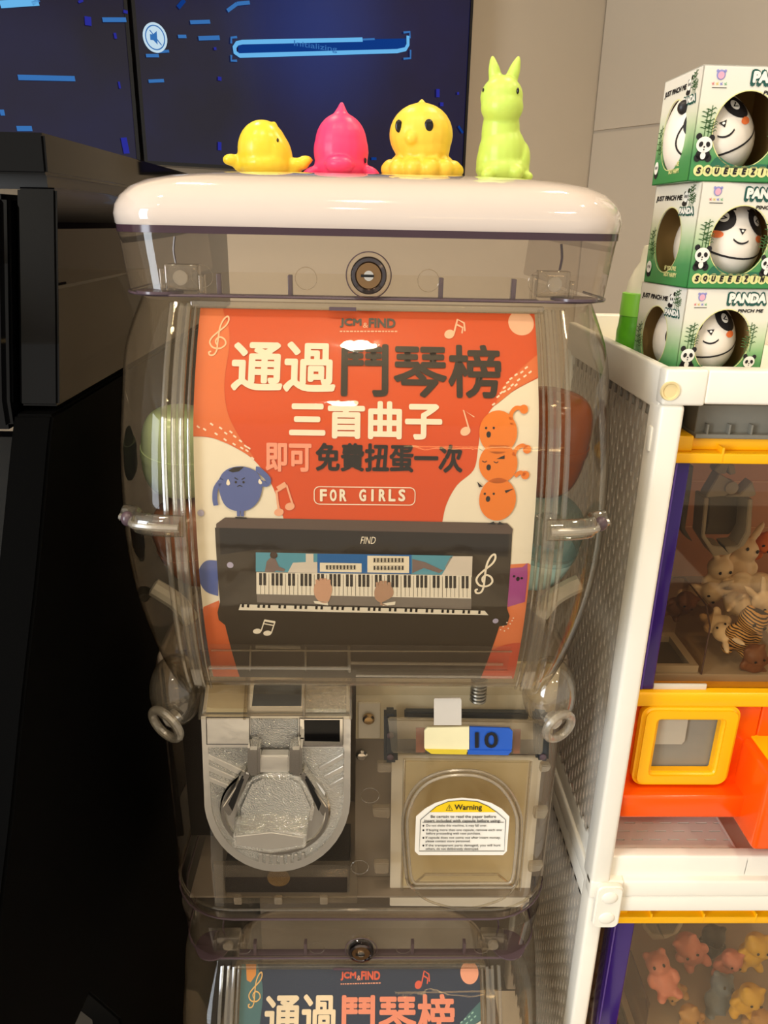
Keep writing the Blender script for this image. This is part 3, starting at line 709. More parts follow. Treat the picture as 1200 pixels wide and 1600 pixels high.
    # clear ridge of the housing crossing the foot of the poster
    for a_, b_, r_ in (((326, 1043), (548, 1044), 0.0012), ((400, 1010), (470, 1011), 0.0014), ((545, 1008), (546, 1050), 0.0011), ((392, 1008), (390, 1048), 0.0008), ((478, 1010), (477, 1048), 0.0008), ((548, 1036), (786, 1038), 0.0010), ((556, 1056), (800, 1058), 0.0008), ((330, 1016), (800, 1018), 0.0006)):
        bm = new(); tube(bm, [A(*a_, -0.040), A(*b_, -0.040)], r_, 8); build('ridge_edge', bm, M['clear_milky'], base)
    bm = new(); loft(bm, [[A(328, 1006, -0.046), A(800, 1010, -0.046)], [A(326, 1044, -0.040), A(792, 1046, -0.040)], [A(322, 1052, -0.012), A(800, 1054, -0.012)]], closed=False); build('ridge_sheet', bm, M['clear_smoke'], base)
    # small screws and clips between mechanism and chute
    for px, py, r, mm in ((576, 1122, 0.0045, 'brass'), (565, 1178, 0.0045, 'chrome')):
        p = A(px, py, 0.022); bm = new(); lathe(bm, [(r, 0.0), (r, -0.002), (r*0.7, -0.0035), (0, -0.004)], p, 'y', 20); build('panel_screw', bm, M[mm], root)
    quad('screw_tab', [(560, 1098), (594, 1098), (594, 1154), (560, 1154)], M['offwhite'], 0.024, 0.003, root)
    for px, py in ((578, 1243), (562, 1355), (470, 1340)):
        p = A(px, py, -0.0006); bm = new(); tube(bm, [p+Vector((0.0068*math.cos(i*math.pi/16), 0, 0.0068*math.sin(i*math.pi/16))) for i in range(32)], 0.0004, 5, True); build('ejector_mark', bm, M['clear_rib'], base)
    p = A(748, 1076, 0.006)
    bm = new(); cyl(bm, p+Vector((0, 0, -0.010)), p+Vector((0, 0, 0.016)), 0.0045, 16)
    for k in range(9):
        z = p.z-0.009+k*0.0028; tube(bm, [Vector((p.x+0.0052*math.cos(t), p.y+0.0052*math.sin(t), z)) for t in [2*math.pi*i/16 for i in range(16)]], 0.0009, 5, True)
    build('threaded_bolt', bm, M['steel'], root)
    # --- chute with flap
    ch = quad('chute_plate', [(612, 1180), (848, 1184), (838, 1290), (826, 1418), (609, 1416)], M['offwhite'], 0.020, 0.003, root, 0.0005)
    quad('chute_back', [(632, 1190), (826, 1192), (806, 1384), (628, 1384)], M['beige_panel'], 0.0185, 0.002, ch, 0)
    for pts in ([(600, 1118), (620, 1118), (622, 1194), (600, 1194)], [(836, 1120), (860, 1122), (858, 1192), (838, 1190)]):
        quad('hinge_block', pts, M['slate'], 0.006, 0.012, root, 0.002)
        cx_ = (pts[0][0]+pts[1][0])/2
        for yy in (1148, 1182):
            p = A(cx_, yy, 0.0055); bm = new(); lathe(bm, [(0.0025, 0.0), (0.0025, -0.0012), (0.0015, -0.0018), (0, -0.0018)], p, 'y', 16); build('rivet', bm, M['tab'], ch)
    quad('hinge_bar', [(632, 1113), (826, 1115), (826, 1126), (632, 1124)], M['slate'], 0.016, 0.006, root, 0.001)
    quad('rail', [(606, 1124), (852, 1128), (848, 1180), (612, 1178)], M['clear_rib'], -0.004, 0.004, root, 0.001)
    for pts in ([(650, 1138), (664, 1138), (664, 1176), (650, 1176)], [(802, 1140), (814, 1140), (812, 1178), (802, 1178)]):
        quad('orange_tag', pts, mat('faded_orange_tag', (196, 110, 76), 0.5), 0.002, 0.001, root, 0)
    fl = quad('flap_panel', [(632, 1186), (830, 1190), (812, 1392), (628, 1390)], M['clear'], -0.001, 0.002, root, 0.0006)
    for a_, b_ in (((632, 1186), (628, 1390)), ((830, 1190), (812, 1392))):
        bm = new(); tube(bm, [A(*a_, -0.002), A(*b_, -0.002)], 0.0010, 6); build('flap_edge', bm, M['clear_rib'], fl)
    # domed pocket: rounded top, flat bottom lip
    dome = [(644, 1386), (636, 1372), (630, 1300), (632, 1268), (644, 1238), (664, 1218), (692, 1207), (722, 1204), (752, 1207), (780, 1220), (800, 1242), (812, 1270), (814, 1300), (808, 1372), (800, 1386)]
    D = spline(dome, 3); dc = Vector((722, 1300))
    bm = new(); rows = []
    for k, (sc, y) in enumerate(((1.0, -0.002), (0.985, -0.010), (0.95, -0.015), (0.90, -0.0175))):
        rows.append([A(dc.x+(p[0]-dc.x)*sc, dc.y+(p[1]-dc.y)*sc, y) for p in D])
    loft(bm, rows, True, False, True); dm = build('flap_dome', bm, M['clear'], fl, 60)
    for sc, y, r in ((1.0, -0.003, 0.0012), (0.93, -0.0165, 0.0009)):
        bm = new(); tube(bm, [A(dc.x+(p[0]-dc.x)*sc, dc.y+(p[1]-dc.y)*sc, y) for p in D], r*1.25, 8, True); build('dome_edge', bm, M['clear_frost'], fl)  # whitish frosted tubes carry the highlights along the clear dome's edges
    bm = new(); tube(bm, [A(*p, -0.004) for p in spline([(634, 1372), (660, 1402), (696, 1416), (726, 1419), (756, 1415), (792, 1400), (812, 1374)], 6)], 0.0009, 8); build('flap_lip', bm, M['clear_rib'], fl)
    bm = new(); tube(bm, [A(644, 1384, -0.006), A(664, 1366, -0.016), A(778, 1366, -0.016), A(800, 1384, -0.006)], 0.001, 8); build('flap_lip', bm, M['clear_rib'], fl)
    for s, pts in (( -1, [(582, 1264), (609, 1264), (609, 1280), (584, 1278)]), (-1, [(584, 1350), (608, 1350), (607, 1366), (586, 1366)]), (1, [(836, 1266), (858, 1266), (852, 1280), (834, 1280)]), (1, [(828, 1352), (850, 1352), (844, 1362), (826, 1364)]), (-1, [(590, 1194), (612, 1194), (612, 1208), (590, 1208)]), (1, [(846, 1196), (862, 1198), (858, 1206), (844, 1208)])):
        quad('chute_clip', pts, M['clear_frost'], 0.008, 0.006, root, 0.0008)
    return root

mach = make_machine()
tag(mach, 'clear smoky capsule vending machine with white lid and orange poster', 'vending machine', 'stacked capsule machines')
mach2 = copy_tree(mach); mach2.location.z -= HU
for ch in list(mach2.children):       # the lower unit carries the upper one instead of a lid
    if ch.name.startswith('collar_rim'): bpy.data.objects.remove(ch)
tag(mach2, 'lower clear capsule vending machine with dark blue poster, partly cut off', 'vending machine', 'stacked capsule machines')
# white lid belongs to the upper machine only
bm = new()
prof = [(0.0, 1.2475), (-0.0004, 1.2485), (-0.0008, 1.2535), (0.0002, 1.2585), (0.003, 1.2635), (0.008, 1.2685), (0.016, 1.2725), (0.028, 1.2755), (0.048, 1.2780), (0.075, 1.2800), (0.105, 1.2814), (0.135, 1.2820)]
loft(bm, [ring(0.1505-i, 0.0-0.0005+i*(0.9 if i > 0 else 1), 0.3005-i, z, max(0.035-i*0.15, 0.012), 8) for i, z in prof], True, True, True)
build('white_lid', bm, M['white_gloss'], mach, 60)

# ------------------------------------------------------------------ stickers on the chute of the upper machine
def flat_at(Y): return lambda px, py: at(px, py, Y)
st = empty('price_card', at(732, 1175, -0.0055), 'white, yellow and blue price card reading 10 above the chute flap', 'price card')
def pxart(name, f, material, parent, Y):
    a = Art(); f(a); return a.put(name, lambda u, v, w: at(u, v, Y-w), material, parent)
def card_box(name, pts, material, Y, th):
    bm = new(); extrude_poly(bm, [at(*p, Y) for p in pts], (0, th, 0)); return build(name, bm, material, st, 30)
cw = [(663, 1142), (668, 1137), (733, 1136), (733, 1175), (668, 1174), (663, 1169)]; cb = [(734, 1136), (796, 1138), (801, 1143), (800, 1170), (795, 1175), (734, 1175)]
card_box('white_half', cw, mat('card_cream', (246, 236, 190), 0.4), -0.0055, 0.0012)
card_box('blue_half', cb, mat('card_blue', (38, 92, 190), 0.4), -0.0055, 0.0012)
card_box('yellow_strip', [(664, 1171), (730, 1172), (729, 1179), (674, 1178)], mat('card_yellow', (226, 200, 60), 0.4), -0.0062, 0.0006)
card_box('blue_strip', [(731, 1172), (800, 1173), (794, 1180), (731, 1179)], mat('card_blue', (38, 92, 190), 0.4), -0.0062, 0.0006)
pxart('number', lambda a: a.text('10', 742, 778, 1169, 1144, 0.03), flat('black', (24, 24, 28)), st, -0.0064)
tp = tag(build('adhesive_tape', (lambda b: (extrude_poly(b, [at(679, 1091, -0.006), at(719, 1090, -0.006), at(721, 1094, -0.006), at(721, 1133, -0.006), at(678, 1133, -0.006), at(678, 1094, -0.006)], (0, 0.0004, 0)), b)[1])(new()), mat('white_tape', (214, 206, 194), 0.5), None, 0), 'small strip of white tape stuck above the price card', 'tape')
wl = empty('warning_sticker', at(722, 1335, -0.0190), 'white and yellow warning sticker on the clear chute flap', 'sticker')
wp = [(650, 1276), (664, 1264), (680, 1255), (700, 1249), (722, 1247), (746, 1249), (768, 1255), (784, 1264), (796, 1276), (792, 1330), (786, 1336), (654, 1336), (648, 1330)]
bm = new(); extrude_poly(bm, [at(*p, -0.0181) for p in wp], (0, 0.0004, 0)); build('paper', bm, mat('sticker_white', (240, 236, 226), 0.45), wl, 0)
Yw = -0.0184
pxart('yellow_arch', lambda a: a.poly([(671, 1269), (682, 1260), (700, 1253), (722, 1251), (746, 1253), (763, 1260), (775, 1269)]), flat('yellow', (236, 200, 20)), wl, Yw)
ib = flat('black', (24, 24, 28))
pxart('border', lambda a: (a.line([(671, 1269), (657, 1281), (655, 1330), (788, 1330), (790, 1281), (776, 1269), (763, 1260), (746, 1252.5), (722, 1250.5), (700, 1252.5), (682, 1260)], 0.9, True), a.line([(660, 1285), (787, 1285)], 0.8)), ib, wl, Yw-0.0002)
pxart('warning_triangle', lambda a: (a.line([(702, 1257.5), (697, 1266.5), (707, 1266.5)], 1.1, True), a.line([(702, 1260), (702, 1264)], 1.0), a.circle((702, 1265.2), 0.6, 8)), ib, wl, Yw-0.0003)
pxart('heading_text', lambda a: a.text('Warning', 710, 753, 1268, 1257, 0.02), ib, wl, Yw-0.0003)
for s, x0, x1, y in (('Be certain to read the paper before', 673, 775, 1278), ('insert included with capsule before using:', 663, 782, 1284.5)):
    pxart('notice_line', lambda a: a.text(s, x0, x1, y+1.5, y-4.2, 0.012), ib, wl, Yw-0.0002)
for s, x0, x1, y, bul in (('Do not shake this machine, it may fall over.', 666, 761, 1291.5, 1), ('If buying more than one capsule, remove each one', 666, 784, 1298.5, 1), ('before proceeding with next purchase.', 666, 751, 1304, 0), ('If capsule does not come out after insert money,', 665, 782, 1310.5, 1), ('please contact store personnel.', 665, 735, 1316, 0), ('If the transparent parts damaged, you will hurt', 665, 782, 1322.5, 1), ('others, do not deliberately destroyed.', 665, 748, 1328, 0)):
    def fn(a):
        a.text(s, x0, x1, y+1.2, y-3.4, 0.008)
        if bul: a.circle((661.5, y-1.2), 1.5, 10)
    pxart('notice_line', fn, ib, wl, Yw-0.0002)

# ================================================================== posters behind the windows
def onp(px, py):                    # pixel -> (x, z) on the bent sheet of the upper poster
    y = -0.03
    for _ in range(60):
        p = at(px, py, y); y = 0.7*y+0.3*pf(max(0.957, min(1.206, p.z)))
    return p.x, p.z
def poster(dz, pal, label, zmin):
    root = empty('poster', (0, pf(1.08), 0.96+dz), label, 'poster', 'machine posters')
    def f(layer):
        def g(x, z, w=0.0):
            h = 0.0005; s = (pf(z+h)-pf(z-h))/(2*h); n = Vector((0, -1, s)).normalized()
            return Vector((x, pf(z), z+dz))+n*(0.00016*layer+w)
        return g
    def put(name, fn, ink, layer, parent=None):
        a = Art(); fn(a)
        if zmin > 0:
            bmesh.ops.bisect_plane(a.bm, geom=a.bm.verts[:]+a.bm.edges[:]+a.bm.faces[:], plane_co=(0, zmin, 0), plane_no=(0, 1, 0), clear_inner=True)
        bmesh.ops.bisect_plane(a.bm, geom=a.bm.verts[:]+a.bm.edges[:]+a.bm.faces[:], plane_co=(0.0975, 0, 0), plane_no=(1, 0, 0), clear_outer=True)
        bmesh.ops.bisect_plane(a.bm, geom=a.bm.verts[:]+a.bm.edges[:]+a.bm.faces[:], plane_co=(-0.0975, 0, 0), plane_no=(1, 0, 0), clear_inner=True)
        bmesh.ops.bisect_plane(a.bm, geom=a.bm.verts[:]+a.bm.edges[:]+a.bm.faces[:], plane_co=(0, 1.2028, 0), plane_no=(0, 1, 0), clear_outer=True)
        if not a.bm.faces: a.bm.free(); return None
        return a.put(name, f(layer), ink, parent or root, 0.006)
    P = lambda pts: [onp(*p) for p in pts]
    def text(name, body, x0, x1, y0, y1, ink, layer, bold=0.0, shear=0.0, space=1.0):
        ym = (y0+y1)/2; xa, _ = onp(x0, ym); xb, _ = onp(x1, ym); xm = (x0+x1)/2
        zt = onp(xm, y0)[1]; zb = onp(xm, y1)[1]
        return put(name, lambda a: a.text(body, xa, xb, zb, zt, bold, shear, space), ink, layer)
    put('paper', lambda a: a.poly([(-0.0975, 0.968), (0.0975, 0.968), (0.0975, 1.2028), (-0.0975, 1.2028)]), flat(pal+'paper', (238, 231, 218) if pal == 'a' else (226, 222, 214), 0.4), 0)
    if pal == 'a':
        main, light, pale, t1, t2, t3, t4, logo, clef, note, dots = (214, 78, 22), (224, 114, 62), (240, 190, 164), (246, 238, 224), (34, 28, 27), (244, 162, 138), (26, 20, 20), (70, 72, 72), (246, 206, 172), (246, 200, 172), (248, 226, 208)
    else:
        main, light, pale, t1, t2, t3, t4, logo, clef, note, dots = (38, 52, 82), (74, 116, 128), (240, 170, 150), (246, 232, 212), (240, 150, 130), (240, 150, 130), (246, 232, 212), (222, 96, 74), (236, 196, 130), (226, 100, 84), (150, 200, 200)
    I = lambda n, c: flat(pal+n, c, 0.4)
    left_w = spline([(296, 682), (330, 684), (365, 698), (398, 720), (424, 756), (440, 800), (446, 822)], 5)
    right_w = spline([(690, 822), (697, 789), (714, 758), (740, 734), (747, 700), (752, 668), (771, 635), (804, 610), (842, 590)], 5)
    put('orange_field' if pal == 'a' else 'navy_field', lambda a: a.poly(P([(300, 470)]+left_w+right_w+[(850, 480)])), I('main', main), 1)
    wave = spline([(348, 475), (350, 490), (358, 515), (358, 545), (352, 585), (351, 615), (356, 645), (368, 672), (385, 698), (398, 716)], 4)
    put('light_wave', lambda a: a.poly(P([(300, 470)]+wave+[(390, 712), (365, 697), (330, 683), (296, 681)])), I('light', light), 2)
    put('light_wedge', lambda a: a.poly(P([(842, 552), (815, 575), (785, 605), (773, 634), (804, 609), (842, 588)])), I('light', light), 2)
    put('pale_spot', lambda a: a.poly([(onp(814, 505)[0]+0.0075*math.cos(t), onp(814, 505)[1]+0.0065*math.sin(t)) for t in [R(12*i) for i in range(30)]]), I('pale', pale), 2)
    if pal == 'b':
        put('orange_corner', lambda a: a.poly(P([(322, 474), (346, 474), (344, 500), (332, 512), (324, 508)])), I('gold', (226, 150, 70)), 3)
    # scattered flecks
    fl = [(310, 667), (320, 671), (331, 663), (338, 678), (345, 669), (353, 677), (361, 675), (352, 687), (367, 682), (376, 689), (366, 694), (378, 700), (386, 704), (389, 700), (384, 697), (395, 716)]
    fr = [(822, 575), (815, 582), (806, 586), (810, 594), (798, 592), (800, 602), (793, 598), (788, 606), (795, 608), (783, 614), (778, 620), (788, 612), (820, 588), (828, 582), (771, 632), (806, 602)]
    def flecks(L, s):
        def g(a):
            for x, y in L: a.line(P([(x-2.2, y-1.6*s), (x+2.2, y+1.6*s)]), 0.0009)
        return g
    put('flecks', flecks(fl, 1), I('dots', dots), 3); put('flecks', flecks(fr, -1), I('dots', dots), 3)
    # lettering
    text('logo_text', 'JCM', 531, 565, 498, 513, I('logo', logo), 3, 0.06); text('logo_text', '&', 567, 575, 505, 513, I('pale', pale), 3, 0.01); text('logo_text', 'FIND', 576, 618, 498, 513, I('logo', logo), 3, 0.06)
    def small(a):
        x = 531
        while x < 617: w = random.choice((3, 4, 5)); a.line(P([(x, 518.5), (x+w, 518.5)]), 0.0007); x += w+1.6
    put('logo_small_print', small, I('pale', pale), 3)
    text('headline_text', '通過', 362, 525, 534, 613, I('t1', t1), 4, 0.030); text('headline_text', '鬥琴榜', 533, 783, 538, 622, I('t2', t2), 4, 0.026)
    text('second_line_text', '三首曲子', 452, 691, 626, 686, I('t1', t1), 4, 0.036)
    text('third_line_text', '即可', 415, 487, 692, 737, I('t3', t3), 4, 0.032); text('third_line_text', '免費扭蛋一次', 493, 723, 693, 738, I('t4', t4), 4, 0.032)
    for i, ch in enumerate('FOR GIRLS'):
        if ch != ' ': text('for_girls_text', ch, (500 if ch != 'I' else 503.5)+i*15.3, (511 if ch != 'I' else 507.5)+i*15.3, 764, 783, I('t1', t1), 4, 0.045)
    def pill(a):
        x0, z1 = onp(491, 760); x1, z0 = onp(648, 789); a.line(rrect(x0, x1, z0, z1, 0.003), 0.0005, True)
    put('text_frame', pill, I('t1', t1), 4)
    # notes and clefs
    def clef_fn(px, py, h, w, lw):
        pts = spline([(0.10, 0.93), (0.02, 0.99), (0.0, 0.90), (0.14, 0.86), (0.30, 0.90), (0.38, 0.78), (0.34, 0.5)], 3)
        body = spline([(0.12, 0.90), (0.02, 0.92), (0.06, 0.99), (0.24, 0.98), (0.36, 0.86), (0.42, 0.60), (0.50, 0.30), (0.66, 0.10), (0.84, 0.02), (0.88, 0.12), (0.74, 0.26), (0.40, 0.42), (0.14, 0.56), (0.06, 0.68), (0.20, 0.80), (0.52, 0.82), (0.74, 0.72), (0.70, 0.60), (0.50, 0.54), (0.34, 0.60), (0.32, 0.68), (0.40, 0.74)], 5)
        return lambda a: a.line(P([(px+x*w, py+y*h) for x, y in body]), lw)
    put('treble_clef', clef_fn(326, 494, 62, 36, 0.00085), I('clef', clef), 4)
    def note2(px, py, s, sl=0):
        def g(a):
            for k, (x, y) in enumerate(((0, 0), (16, 3))):
                if sl == 1 and k: continue
                c = onp(px+x*s, py+y*s); a.circle(c, 0.0026*s, 18, 0.0020*s, 0.3)
            if sl == 1:
                a.line(P([(px+6*s, py-1*s), (px+11*s, py-20*s), (px+20*s, py-15*s), (px+21*s, py-4*s)]), 0.0009*s)
                a.line(P([(px+10*s, py-13*s), (px+18*s, py-9*s), (px+17*s, py-1*s)]), 0.0008*s)
            else:
                a.line(P([(px+6*s, py), (px+12*s, py-18*s)]), 0.0007*s); a.line(P([(px+22*s, py+3*s), (px+28*s, py-15*s)]), 0.0007*s); a.line(P([(px+11.5*s, py-17*s), (px+28*s, py-14*s)]), 0.0016*s)
                a.line(P([(px+10*s, py-12*s), (px+26*s, py-9*s)]), 0.0008*s)
        return g
    put('music_note', note2(702, 523, 1.15, 1), I('note', note), 4)
    def note1(a):
        a.circle(onp(727, 674), 0.0030, 18, 0.0023, 0.4); a.line(P([(733, 672), (724, 641), (741, 652)]), [0.0009, 0.0009, 0.0006])
    put('music_note', note1, I('note', note), 4)
    if pal == 'b': return root
    def note3(a):
        a.line(P([(432, 768), (448, 758), (458, 790)]), 0.0012); a.line(P([(434, 764), (447, 756)]), 0.003); a.line(P([(432, 766), (436, 800)]), 0.0012)
        a.circle(onp(453, 791), 0.0028, 18, 0.0022, 0.3); a.circle(onp(436, 800), 0.0028, 18, 0.0022, 0.3)
    put('music_note', note3, I('note2', (240, 176, 146)), 4)
    # lower orange corners
    put('lower_orange', lambda a: a.poly(P([(296, 1060), (318, 948), (342, 938), (350, 968), (365, 975), (400, 1060)])), I('low', (222, 112, 66)), 1)
    put('lower_orange', lambda a: a.poly(P([(795, 882), (826, 880), (850, 900), (840, 1060), (750, 1060), (770, 1010)])), I('low2', (226, 128, 84)), 1)
    put('lower_swirl', lambda a: a.poly(P(spline([(740, 1055), (752, 1028), (780, 1010), (812, 1004), (840, 1010), (840, 1056), (790, 1060)], 4, True))), I('low3', (206, 92, 70)), 2)
    # piano picture
    dk, dk2, dk3 = I('piano', (62, 54, 46)), I('pianotop', (92, 76, 70)), I('pianodark', (36, 30, 28))
    put('piano_side', lambda a: a.poly(P([(336, 824), (800, 834), (792, 950), (796, 962), (792, 976), (780, 978), (750, 1060), (376, 1060), (352, 976), (342, 968), (340, 956), (344, 940)])), dk, 3)
    put('piano_front', lambda a: a.poly(P([(343, 824), (795, 832), (794, 870), (700, 862), (690, 868), (400, 858), (345, 866)])), dk3, 4)
    put('piano_top', lambda a: a.poly(P([(338, 818), (352, 808), (792, 817), (801, 826), (800, 834), (338, 824)])), dk2, 4)
    put('panel_screen', lambda a: a.poly(P([(400, 862), (738, 868), (736, 951), (402, 940)])), I('screenbase', (120, 112, 108)), 5)
    put('white_keys', lambda a: a.poly(P([(401, 893), (737, 898), (736, 934), (401, 927)])), I('ivory', (236, 230, 220)), 6)
    def keys(a):
        n = 52
        for i in range(n):
            x = 401+335*(i+1)/n
            if i % 7 in (2, 6): 
                a.line(P([(x, 895+5*i/n), (x, 927+6*i/n)]), 0.00025); continue
            y0 = 894+5*i/n; a.line(P([(x, y0), (x, y0+19)]), 0.00165); a.line(P([(x, y0+19), (x, y0+33)]), 0.0002)
    put('black_keys', keys, I('ebony', (34, 28, 28)), 7)
    put('player_picture', lambda a: a.poly(P([(400, 862), (496, 864), (496, 894), (400, 892)])), I('teal', (92, 158, 186)), 6)
    put('grand_piano', lambda a: a.poly(P([(450, 893), (458, 878), (478, 877), (478, 864), (490, 864), (490, 877), (496, 877), (496, 894)])), I('palegrey', (216, 208, 202)), 7)
    put('player_jacket', lambda a: a.poly(P([(414, 892), (417, 876), (424, 869), (431, 872), (436, 884), (446, 888), (444, 892), (432, 890), (428, 893)])), I('greyjacket', (128, 112, 112)), 7)
    put('player_head', lambda a: a.circle(onp(428, 866), 0.0022, 16), I('hair', (70, 52, 44)), 8)
    put('blue_panel', lambda a: a.poly(P([(496, 864), (648, 866), (648, 896), (496, 894)])), I('sheetblue', (42, 104, 178)), 6)
    put('sheet_music', lambda a: (a.poly(P([(500, 878), (565, 879), (565, 893), (500, 892)])), a.poly(P([(574, 867), (639, 868), (639, 894), (574, 893)]))), I('sheet', (238, 230, 214)), 7)
    def staves(a):
        for x0, x1, y in ((509, 556, 885), (583, 631, 874), (583, 631, 886)):
            for k in (-3, -1, 1, 3): a.line(P([(x0, y+k), (x1, y+k)]), 0.0002)
            for i in range(9):
                x = x0+2+i*(x1-x0-4)/8; a.line(P([(x, y-3), (x, y+3)]), 0.0007)
    put('staves', staves, I('ebony', (34, 28, 28)), 8)
    put('hands_picture', lambda a: a.poly(P([(643, 866), (708, 867), (690, 897), (643, 896)])), I('teal', (92, 158, 186)), 7)
    put('pale_piano', lambda a: a.poly(P([(704, 868), (738, 868), (737, 898), (688, 897)])), I('palegrey', (216, 208, 202)), 7)
    put('pianist_sleeve', lambda a: a.poly(P([(644, 872), (664, 877), (692, 890), (686, 894), (662, 886), (644, 894)])), I('greyjacket', (128, 112, 112)), 8)
    def hand(a, px, py, s):
        a.poly(P(spline([(px-14*s, py+4), (px-13*s, py-10), (px-4, py-17), (px+8*s, py-16), (px+14*s, py-4), (px+11*s, py+10), (px+6, py+18), (px-6, py+16)], 4, True)))
        for k in range(4): a.line(P([(px-9+6*k, py-10), (px-9.5+6.2*k, py-21+abs(k-1.5)*2)]), 0.0019)
    put('hand_print', lambda a: hand(a, 505, 922, 1), I('skin', (204, 158, 134)), 8); put('hand_print', lambda a: hand(a, 599, 926, -1), I('skin2', (178, 140, 118)), 8)
    put('cuff_print', lambda a: (a.poly(P([(490, 937), (512, 938), (513, 944), (492, 941)])), a.poly(P([(597, 941), (618, 938), (617, 943), (598, 945)]))), I('ivory', (236, 230, 220)), 8)
    put('small_keyboard', lambda a: a.poly(P([(376, 943), (757, 953), (763, 960), (373, 952)])), I('ivory', (236, 230, 220)), 5)
    def sk(a):
        for i in range(46):
            x = 380+i*8.2
            if i % 7 in (2, 6): continue
            y = 942.5+10.5*i/46; a.line(P([(x, y), (x-0.5, y+5)]), 0.0014)
    put('small_keys', sk, I('ebony', (34, 28, 28)), 6)
    put('treble_clef', clef_fn(742, 864, 62, 36, 0.0012), I('t1', t1), 5)
    put('music_note', note2(402, 985, 1.0), I('t1', t1), 5)
    text('piano_brand_text', 'FIND', 563, 587, 838, 849, I('t1', t1), 5, 0.0, 0.3)
    put('pale_dot', lambda a: (a.circle(onp(360, 882), 0.0019), a.circle(onp(774, 969), 0.0018), a.circle(onp(314, 801), 0.0019)), I('lilac', (176, 172, 206)), 5)
    # round figures
    blue, ink = I('figblue', (88, 104, 172)), I('ebony', (34, 28, 28))
    def fig(a):
        a.poly(P(spline([(342, 760), (346, 742), (360, 731), (382, 729), (402, 738), (410, 758), (404, 782), (388, 796), (366, 797), (350, 786)], 4, True)))
        a.line(P(spline([(348, 748), (338, 762), (336, 778), (338, 789)], 4)), 0.0028); a.line(P(spline([(404, 752), (416, 756), (419, 748), (406, 735), (400, 733)], 4)), 0.0032)
        a.line(P([(373, 794), (373, 806)]), 0.0018); a.line(P([(379, 794), (379, 806)]), 0.0018)
    put('round_blue_figure', fig, blue, 6)
    def face(a, px, py, s):
        a.circle(onp(px-6*s, py), 0.0007*s, 10); a.circle(onp(px+6*s, py), 0.0007*s, 10); a.line(P(spline([(px-4*s, py+7*s), (px, py+5*s), (px+4*s, py+7*s)], 3)), 0.0005)
        a.line(P([(px-8*s, py-7*s), (px-3*s, py-4*s)]), 0.0005); a.line(P([(px+8*s, py-7*s), (px+3*s, py-4*s)]), 0.0005)
    put('figure_face', lambda a: (face(a, 375, 753, 1), a.poly(P([(357, 735), (366, 730), (382, 729), (374, 736), (364, 738)])), a.line(P([(368, 808), (386, 809)]), 0.001)), ink, 7)
    put('sweat_drop', lambda a: (a.poly(P(spline([(357, 748), (360, 755), (357, 758), (354, 755)], 3, True))), a.poly(P(spline([(406, 748), (410, 754), (407, 756), (404, 753)], 3, True)))), I('t1', t1), 7)
    put('round_blue_figure', lambda a: a.poly(P(spline([(341, 876), (322, 876), (311, 890), (312, 908), (322, 924), (341, 931)], 4)+[(341, 876)])), blue, 2)
    org = I('figorange', (236, 128, 36))
    def stack(a):
        for cx, cy, rx, rz in ((778, 676, 0.0108, 0.0116), (778, 724, 0.0110, 0.0112), (777, 780, 0.0106, 0.0124)):
            c = onp(cx, cy); a.circle(c, rx, 30, rz)
        for pts in ([(800, 664), (798, 648), (806, 638), (818, 640)], [(802, 712), (806, 702), (816, 696), (823, 702)], [(804, 744), (812, 738), (820, 742)]):
            a.line(P(spline(pts, 4)), 0.0022); a.circle(onp(*pts[-1]), 0.0024, 14)
    put('round_orange_figures', stack, org, 6)
    def sface(a):
        for x, y in ((763, 679), (763, 730), (762, 779)):
            a.circle(onp(x, y), 0.0013, 12, 0.0017)
        for x, y in ((759, 669), (771, 669), (757, 771), (771, 771)): a.circle(onp(x, y), 0.0007, 10)
        a.line(P(spline([(753, 720), (757, 722), (760, 720)], 3)), 0.0005); a.line(P(spline([(771, 721), (775, 723), (778, 721)], 3)), 0.0005)
        for p in ([(746, 699), (756, 706), (749, 702)], [(775, 717), (788, 711), (788, 717)], [(745, 752), (754, 760), (748, 761)], [(788, 766), (802, 763), (790, 770)], [(761, 818), (771, 814), (774, 819)], [(776, 819), (780, 814), (788, 819)]): a.poly(P(p))
    put('figure_face', sface, ink, 7)
    put('purple_figure', lambda a: a.poly(P([(793, 888), (816, 886), (824, 879), (824, 900), (820, 940), (793, 948)])), I('figpurple', (166, 78, 150)), 2)
    put('figure_face', lambda a: (a.circle(onp(809, 904), 0.0011, 10, 0.0015), a.circle(onp(803, 900), 0.0008, 10), a.circle(onp(815, 903), 0.0008, 10)), ink, 3)
    def ld(a):
        for x, y in ((802, 965), (797, 974), (792, 972), (786, 978), (794, 981), (788, 985), (782, 983), (800, 969)): a.circle(onp(x, y), 0.0005, 8)
    put('flecks', ld, I('dots', dots), 3)
    return root
poster(0.0, 'a', 'orange poster with white and black Chinese lettering and a piano in the machine window', 0.974)
poster(-HU, 'b', 'dark blue poster with white and pink Chinese lettering in the lower machine', 1.09)

